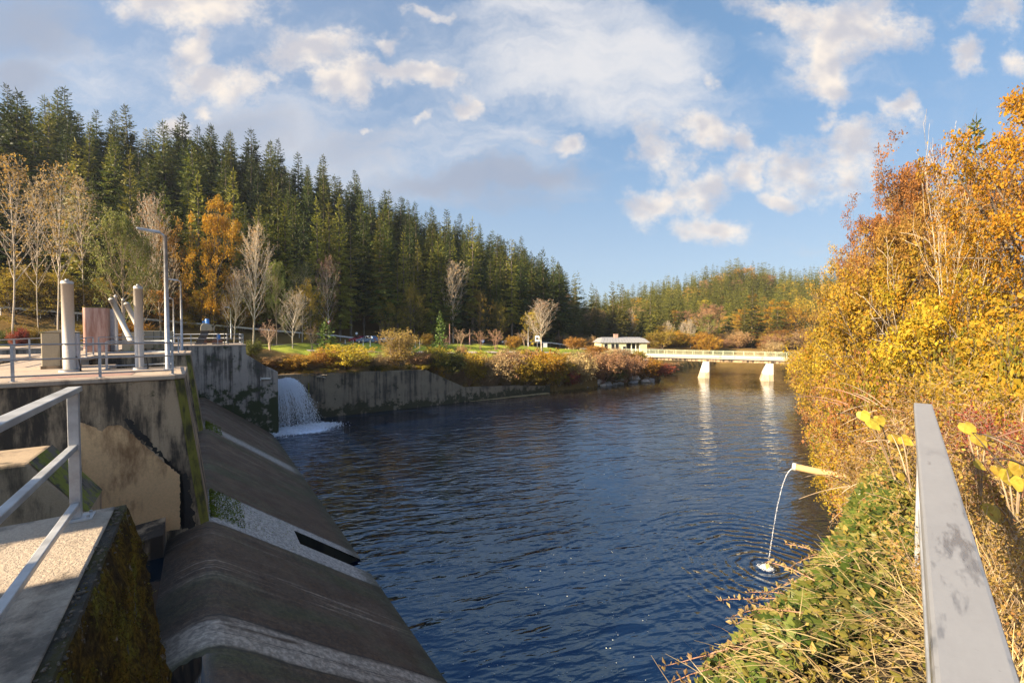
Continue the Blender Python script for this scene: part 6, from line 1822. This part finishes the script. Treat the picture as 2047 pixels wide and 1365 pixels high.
# ---------------------------------------------------------------- plants beside the handrail
def shaped(name, c, nrm, tipd, size, outline, fold=.18):
    """flat lobed leaves: outline in (across, along) units, one face per leaf"""
    n = len(c); k = len(outline)
    nrm = nrm / np.linalg.norm(nrm, axis=1)[:, None]
    t = tipd - nrm * (tipd * nrm).sum(1)[:, None]; t /= np.linalg.norm(t, axis=1)[:, None] + 1e-9
    s = np.cross(t, nrm)
    V = np.empty((n, k, 3)); z = size[:, None]
    for i, (a, b) in enumerate(outline):
        V[:, i] = c + s * z * a + t * z * b - nrm * z * (fold * abs(a) + .12 * b * b)
    return V.reshape(-1, 3), np.arange(n * k).reshape(n, k)
IVY = [(0, 0), (.18, -.12), (.50, -.05), (.34, .22), (.52, .48), (.24, .50), (0, 1.0), (-.24, .50), (-.52, .48), (-.34, .22), (-.50, -.05), (-.18, -.12)]
LIME = [(0, 0), (.22, -.10), (.44, .06), (.50, .32), (.40, .60), (.20, .84), (0, 1.05), (-.20, .84), (-.40, .60), (-.50, .32), (-.44, .06), (-.22, -.10)]
RB0 = b_ if False else G(1955, 1365, zr_)
rd = np.array([dr.x, dr.y]); rn = np.array([-dr.y, dr.x])
def pt(a, b, z): return np.stack([RB0.x + rd[0] * a + rn[0] * b, RB0.y + rd[1] * a + rn[1] * b, z], 1)
def edge(a): return np.interp(a, [-1, .95, 2.0, 2.85, 3.7, 5.5], [.95, .74, .60, .47, .42, .40])
def surf(a, b):
    e = edge(a); k = np.clip(b / e, 0, 1.6)
    return 10.18 + .05 * np.sin(a * 5) * np.sin(b * 9 + a) - .30 * k ** 3 - .02 * (a > 3) * (a - 3)
def near_plants():
    # soil core under the plants
    aa = np.linspace(-1.2, 6.0, 40); bb = np.linspace(-.25, 1.15, 14)
    A_, B_ = np.meshgrid(aa, bb); e = edge(A_.ravel()); k = B_.ravel() * e
    z = surf(A_.ravel(), k) - .10 - .9 * np.clip(B_.ravel() - .95, 0, 1) * 6
    V = pt(A_.ravel(), k, z); idx = np.arange(40 * 14).reshape(14, 40)
    Fq = np.stack([idx[:-1, :-1], idx[:-1, 1:], idx[1:, 1:], idx[1:, :-1]], -1).reshape(-1, 4)
    o = link('soil', np_mesh('soil', V, Fq, plain('dark_humus', (.05, .035, .018), .95, 0, .4, 8), True)); tag(o, 'dark soil along the wall top under the ivy', 'soil', kind='structure')
    # ivy
    n = 7000
    a = NPR.uniform(.5, 4.6, n); b = edge(a) * NPR.uniform(.0, 1.06, n) ** .8
    w = np.clip(np.sin(a * 3.1 + b * 6) * .45 + .8 + .25 * (a > 1.5) - .6 * (b < .12 + .25 * (a < 1.6)), 0, 1)
    m_ = NPR.random(n) < w; a, b = a[m_], b[m_]; n = len(a)
    c = pt(a, b, surf(a, b) + NPR.uniform(-.05, .05, n))
    nr2 = np.stack([NPR.normal(0, .45, n) - .25, NPR.normal(0, .45, n) - .35, np.full(n, .9)], 1)
    td = np.stack([rn[0] + NPR.normal(0, .8, n), rn[1] + NPR.normal(0, .8, n), NPR.normal(-.3, .3, n)], 1)
    V, Fq = shaped('ivy', c, nr2, td, NPR.uniform(.025, .075, n), IVY)
    tag(link('ivy', np_mesh('ivy', V, Fq, M['leaf_ivy'])), 'green ivy leaves covering the wall top left of the handrail', 'ivy', kind='stuff')
    # yellow-green small leaves mixed in
    n = 9000
    a = NPR.uniform(-.4, 5.5, n); b = edge(a) * NPR.uniform(-.1, 1.12, n)
    c = pt(a, b, surf(a, b) + NPR.uniform(-.06, .07, n))
    V, Fq = leaf_arrays(c, np.tile([[-.3, .2, .3]], (n, 1)), .034, .01, .2, .6, .6, .9)
    tag(link('undergrowth', np_mesh('undergrowth', V, Fq, leafmat('mixed_small_leaves', [(.30, .24, .05), (.16, .17, .03), (.40, .27, .10), (.42, .30, .06), (.10, .13, .02)], .35, 3))), 'mixed small yellow and green leaves between the ivy', 'undergrowth', kind='stuff')
    # straw
    def straw(n, a, b, z, L, d0, label, col, wdt=.0024, arch=.5):
        d = d0 + NPR.normal(0, .42, (n, 3)); d /= np.linalg.norm(d, axis=1)[:, None]
        p = pt(a, b, z); sg = 5
        P_ = [p]
        dd = d.copy()
        for k in range(sg):
            dd = dd + np.array([0, 0, -arch / sg]) + NPR.normal(0, .06, (n, 3)); dd /= np.linalg.norm(dd, axis=1)[:, None]
            P_.append(P_[-1] + dd * (L / sg)[:, None])
        sd_ = np.cross(d, np.array([0, 0, 1.]) + NPR.normal(0, .5, (n, 3))); sd_ /= np.linalg.norm(sd_, axis=1)[:, None]
        V = np.empty((n, (sg + 1) * 2, 3))
        for k in range(sg + 1):
            w_ = wdt * (1 - .75 * k / sg)
            V[:, 2 * k] = P_[k] + sd_ * w_; V[:, 2 * k + 1] = P_[k] - sd_ * w_
        base = (np.arange(n) * (sg + 1) * 2)[:, None]
        Fq = np.concatenate([base + np.array([[2 * k, 2 * k + 1, 2 * k + 3, 2 * k + 2]]) for k in range(sg)])
        tag(link('dry_grass', np_mesh('dry_grass', V.reshape(-1, 3), Fq, col)), label, 'grass', kind='stuff')
    sm = leafmat('straw_blades', [(.58, .42, .20), (.70, .55, .29), (.48, .32, .15), (.54, .45, .19)], .25, 2)
    n = 1900; a = NPR.uniform(-.6, 2.4, n); b = edge(a) * (NPR.random(n) ** 2.2) * .85 - .04
    straw(n, a, b, surf(a, b) + NPR.uniform(-.02, .08, n), NPR.uniform(.08, .26, n), np.array([[rn[0] * .8 - rd[0] * .5, rn[1] * .8 - rd[1] * .5, .35]]), 'tangled straw coloured dry grass left of the handrail', sm)
    n = 2600; a = NPR.uniform(-.5, 2.6, n); b = -.12 - NPR.random(n) * 1.1
    straw(n, a, b, 10.0 + NPR.uniform(0, .25, n), NPR.uniform(.2, .6, n), np.array([[rd[0] * .3, rd[1] * .3, .8]]), 'straw coloured dry grass right of the handrail', sm)
near_plants()

def stem_curve(p, d, L, n, sag, jit):
    pts = [Vector(p)]; d = Vector(d).normalized()
    for k in range(n):
        d = (d + Vector((0, 0, -sag / n)) + rvec(RND) * jit).normalized(); pts.append(pts[-1] + d * (L / n))
    return pts
bramble_bark = barkmat('red_bramble_stem', (.28, .13, .08), (.46, .26, .16), .3, 20)
bramble_leaf = leafmat('tan_bramble_leaves', [(.42, .28, .12), (.48, .34, .14), (.36, .22, .12), (.34, .30, .08)], .35, 3)
def bramble(a, b, dirv, L, label='thin reddish bramble shoot with tan leaves reaching over the water', sag=.55):
    p = pt(np.array([a]), np.array([b]), surf(np.array([a]), np.array([b])))[0]
    o = thing('bramble', label, 'bramble', p, 0, 'bramble shoots over the wall edge')
    z0 = Vector((0, 0, 0)); pts = stem_curve(z0, dirv, L, 10, sag, .09)
    MB().tube(pts, [.0042 * (1 - .065 * i) for i in range(11)], 5).build('stem', bramble_bark, o)
    c, d_ = [], []
    for i in range(3, 10):
        for k in range(4):
            c.append(tuple(pts[i].lerp(pts[i + 1], RND.random()))); t = rvec(RND); d_.append((t.x, t.y, t.z + .5))
    V, Fq = leaf_arrays(np.array(c), np.array(d_), .026, .004, .1, .6, .5, .5)
    link('foliage', np_mesh('foliage', V, Fq, bramble_leaf), o)
for px, py, tx, ty in ((1500, 1330, 1335, 1322), (1520, 1290, 1360, 1330), (1540, 1270, 1440, 1300), (1560, 1215, 1455, 1270), (1560, 1230, 1450, 1260), (1560, 1190, 1470, 1215), (1575, 1185, 1480, 1200), (1590, 1150, 1465, 1160), (1595, 1140, 1500, 1130), (1620, 1110, 1515, 1125), (1650, 1085, 1585, 1050), (1660, 1075, 1600, 1095), (1600, 1300, 1420, 1350), (1580, 1340, 1480, 1365), (1650, 1200, 1540, 1150), (1640, 1250, 1520, 1230)):
    z1 = 10.05
    A1, B1 = G(px, py, z1), G(tx, ty, z1 + .02)
    ra = np.array([A1.x - RB0.x, A1.y - RB0.y]); L = (B1 - A1).length * 1.12
    bramble(float(ra @ rd), float(ra @ rn), (B1 - A1).normalized() + Vector((0, 0, .22)), L)
# arching dead canes right of and beyond the handrail
def cane(px, py, Y, tx, ty, tY, label, mat='bark_tan', r_=.006):
    A1, B1 = P(px, py, Y), P(tx, ty, tY); d = B1 - A1
    mid = A1.lerp(B1, .5) + Vector((0, 0, .12 * d.length)) + rvec(RND) * .08 * d.length
    pts = [A1.lerp(mid, t).lerp(mid.lerp(B1, t), t) - A1 for t in [i / 10 for i in range(11)]]
    o = MB().tube(pts, [r_ * (1 - .06 * i) for i in range(11)], 5).build('dry_cane', M[mat], loc=A1)
    tag(o, label, 'cane', 'dry canes tangled beside the handrail')
for k in range(64):
    px = RND.uniform(1840, 2120); py = RND.uniform(840, 1300); Y = RND.uniform(1.8, 4.2) * (1 if px > 1930 else 1.4)
    ang = RND.uniform(0, 6.28); L = RND.uniform(60, 240)
    tx, ty = px + L * math.cos(ang), py + L * math.sin(ang) * .8
    lim = 1830 + max(0, (ty - 800)) * .42 + 40
    if tx < lim or px < 1830 + (py - 800) * .42 + 40: continue
    cane(px, py, Y, tx, ty, Y * RND.uniform(.85, 1.15), 'thin dry tan cane in the tangle right of the handrail', RND.choice(('bark_tan', 'bark_red', 'bark')))
for k in range(44):
    px = RND.uniform(1670, 1830); py = RND.uniform(800, 1010); Y = RND.uniform(4.5, 7.5); ang = RND.uniform(-.9, .9) + RND.choice((0, math.pi)); L = RND.uniform(40, 130)
    cane(px, py, Y, min(px + L * math.cos(ang), 1826), py + L * math.sin(ang) * .6, Y * RND.uniform(.9, 1.1), 'thin dry tan cane in the tangle left of the handrail end', RND.choice(('bark_tan', 'bark_red')), .007)

# bushes of small dry leaves close to the rail
reg('n_tangle', tree_proto('n_tangle', 81, 1.2, dict(S_SHRUB, minr=.0025), 9, .035, .05, M['bark_tan'], leafmat('close_tan_leaves', [(.44, .28, .09), (.50, .34, .08), (.34, .16, .06), (.52, .38, .07)], .4, 2), r0=.008, nstem=14, lean=.7))
reg('n_red', tree_proto('n_red', 82, 1.0, dict(S_SHRUB, minr=.002), 6, .028, .04, M['bark_red'], M['leaf_red'], r0=.007, nstem=10, lean=.6, cover=.7))
reg('n_gold', tree_proto('n_gold', 83, 1.6, dict(S_SHRUB, minr=.003), 12, .055, .06, M['bark_tan'], leafmat('close_gold_leaves', [(.56, .34, .03), (.60, .42, .05), (.46, .26, .03), (.40, .34, .04)], .45, 2), r0=.010, nstem=14, lean=.6))
for k, px, py, Y, h, w, lb in (('n_tangle', 1935, 960, 3.4, 1.1, 1.3, 'low tangle of dry tan twigs right of the handrail'), ('n_tangle', 2040, 1010, 2.6, .9, 1.2, 'low dry tangle at the right edge beside the handrail'), ('n_red', 1930, 900, 3.8, .8, 1.0, 'red leaved creeper among dry canes right of the handrail'), ('n_red', 2010, 860, 4.0, .9, 1.1, 'red leaved creeper further right above the handrail'), ('n_tangle', 1770, 960, 6.2, 1.5, 1.5, 'tangled tan twigs left of the handrail end'), ('n_tangle', 1880, 860, 5.6, 1.2, 1.6, 'tangled tan twigs beyond the handrail end'), ('n_gold', 1765, 1010, 6.6, 1.3, 1.3, 'gold leaved shrub on the wall top below the outlet pipe'), ('n_gold', 1960, 840, 5.6, 1.6, 2.0, 'gold leaved shrub behind the red creeper'), ('n_gold', 2060, 900, 4.2, 1.4, 1.6, 'gold leaved shrub at the right edge near the rail'), ('n_tangle', 2010, 1180, 1.8, .6, .8, 'dry tangle low beside the handrail at the right edge'), ('n_gold', 1775, 930, 9.5, 2.2, 2.2, 'gold shrub hanging over the water beyond the wall top')):
    q = P(px, py, Y); fit(k, 'creeper' if k == 'n_red' else 'low_shrub', (q.x, q.y, q.z - h * .55), h, w, lb, 'creeper' if k == 'n_red' else 'shrub')
# saplings with a few large leaves
def sapling(rows, root, label):
    base = P(*root); o = thing('sapling', label, 'sapling', base)
    for px, py, Y, size in rows:
        q = P(px, py, Y) - base
        mid = q * .5 + Vector((0, 0, .1))
        pts = [Vector((0, 0, 0)).lerp(mid, t).lerp(mid.lerp(q, t), t) for t in [i / 6 for i in range(7)]]
        MB().tube(pts, [.006, .0055, .005, .0045, .004, .003, .002], 5).build('stem', M['bark_tan'], o)
        V, Fq = shaped('l', np.array([tuple(q)]), np.array([[RND.uniform(-.5, .2), -.75 + RND.uniform(-.3, .3), .5 + RND.uniform(-.3, .3)]]), np.array([[RND.uniform(-.6, .6), RND.uniform(-.2, .2), -.8]]), np.array([size * .8]), LIME, .3)
        link('leaf', np_mesh('leaf', V, Fq, M['leaf_lime']), o)
sapling([(1722, 822, 3.6, .12), (1738, 838, 3.5, .13), (1756, 832, 3.6, .12)], (1790, 960, 3.6), 'sapling with three large yellow leaves left of the handrail end')
sapling([(1782, 868, 3.4, .11), (1802, 872, 3.3, .11), (1800, 945, 3.0, .075)], (1820, 980, 3.2), 'sapling with yellow leaves right beside the handrail edge')
sapling([(1928, 845, 2.9, .12), (1950, 870, 2.8, .11), (1972, 868, 2.8, .11), (1950, 920, 2.6, .09)], (1960, 990, 2.8), 'sapling with large buff leaves right of the handrail')
sapling([(1990, 930, 2.4, .12), (2012, 938, 2.3, .11), (2038, 925, 2.3, .10), (2042, 955, 2.2, .10), (1985, 1010, 2.2, .11)], (2030, 1080, 2.3), 'sapling with buff and green leaves at the right edge')
sapling([(1742, 1140, 2.3, .13), (1730, 1165, 2.2, .12), (1755, 1160, 2.2, .12), (1775, 1172, 2.2, .10)], (1800, 1220, 2.1), 'seedling with bright yellow leaves in the ivy')
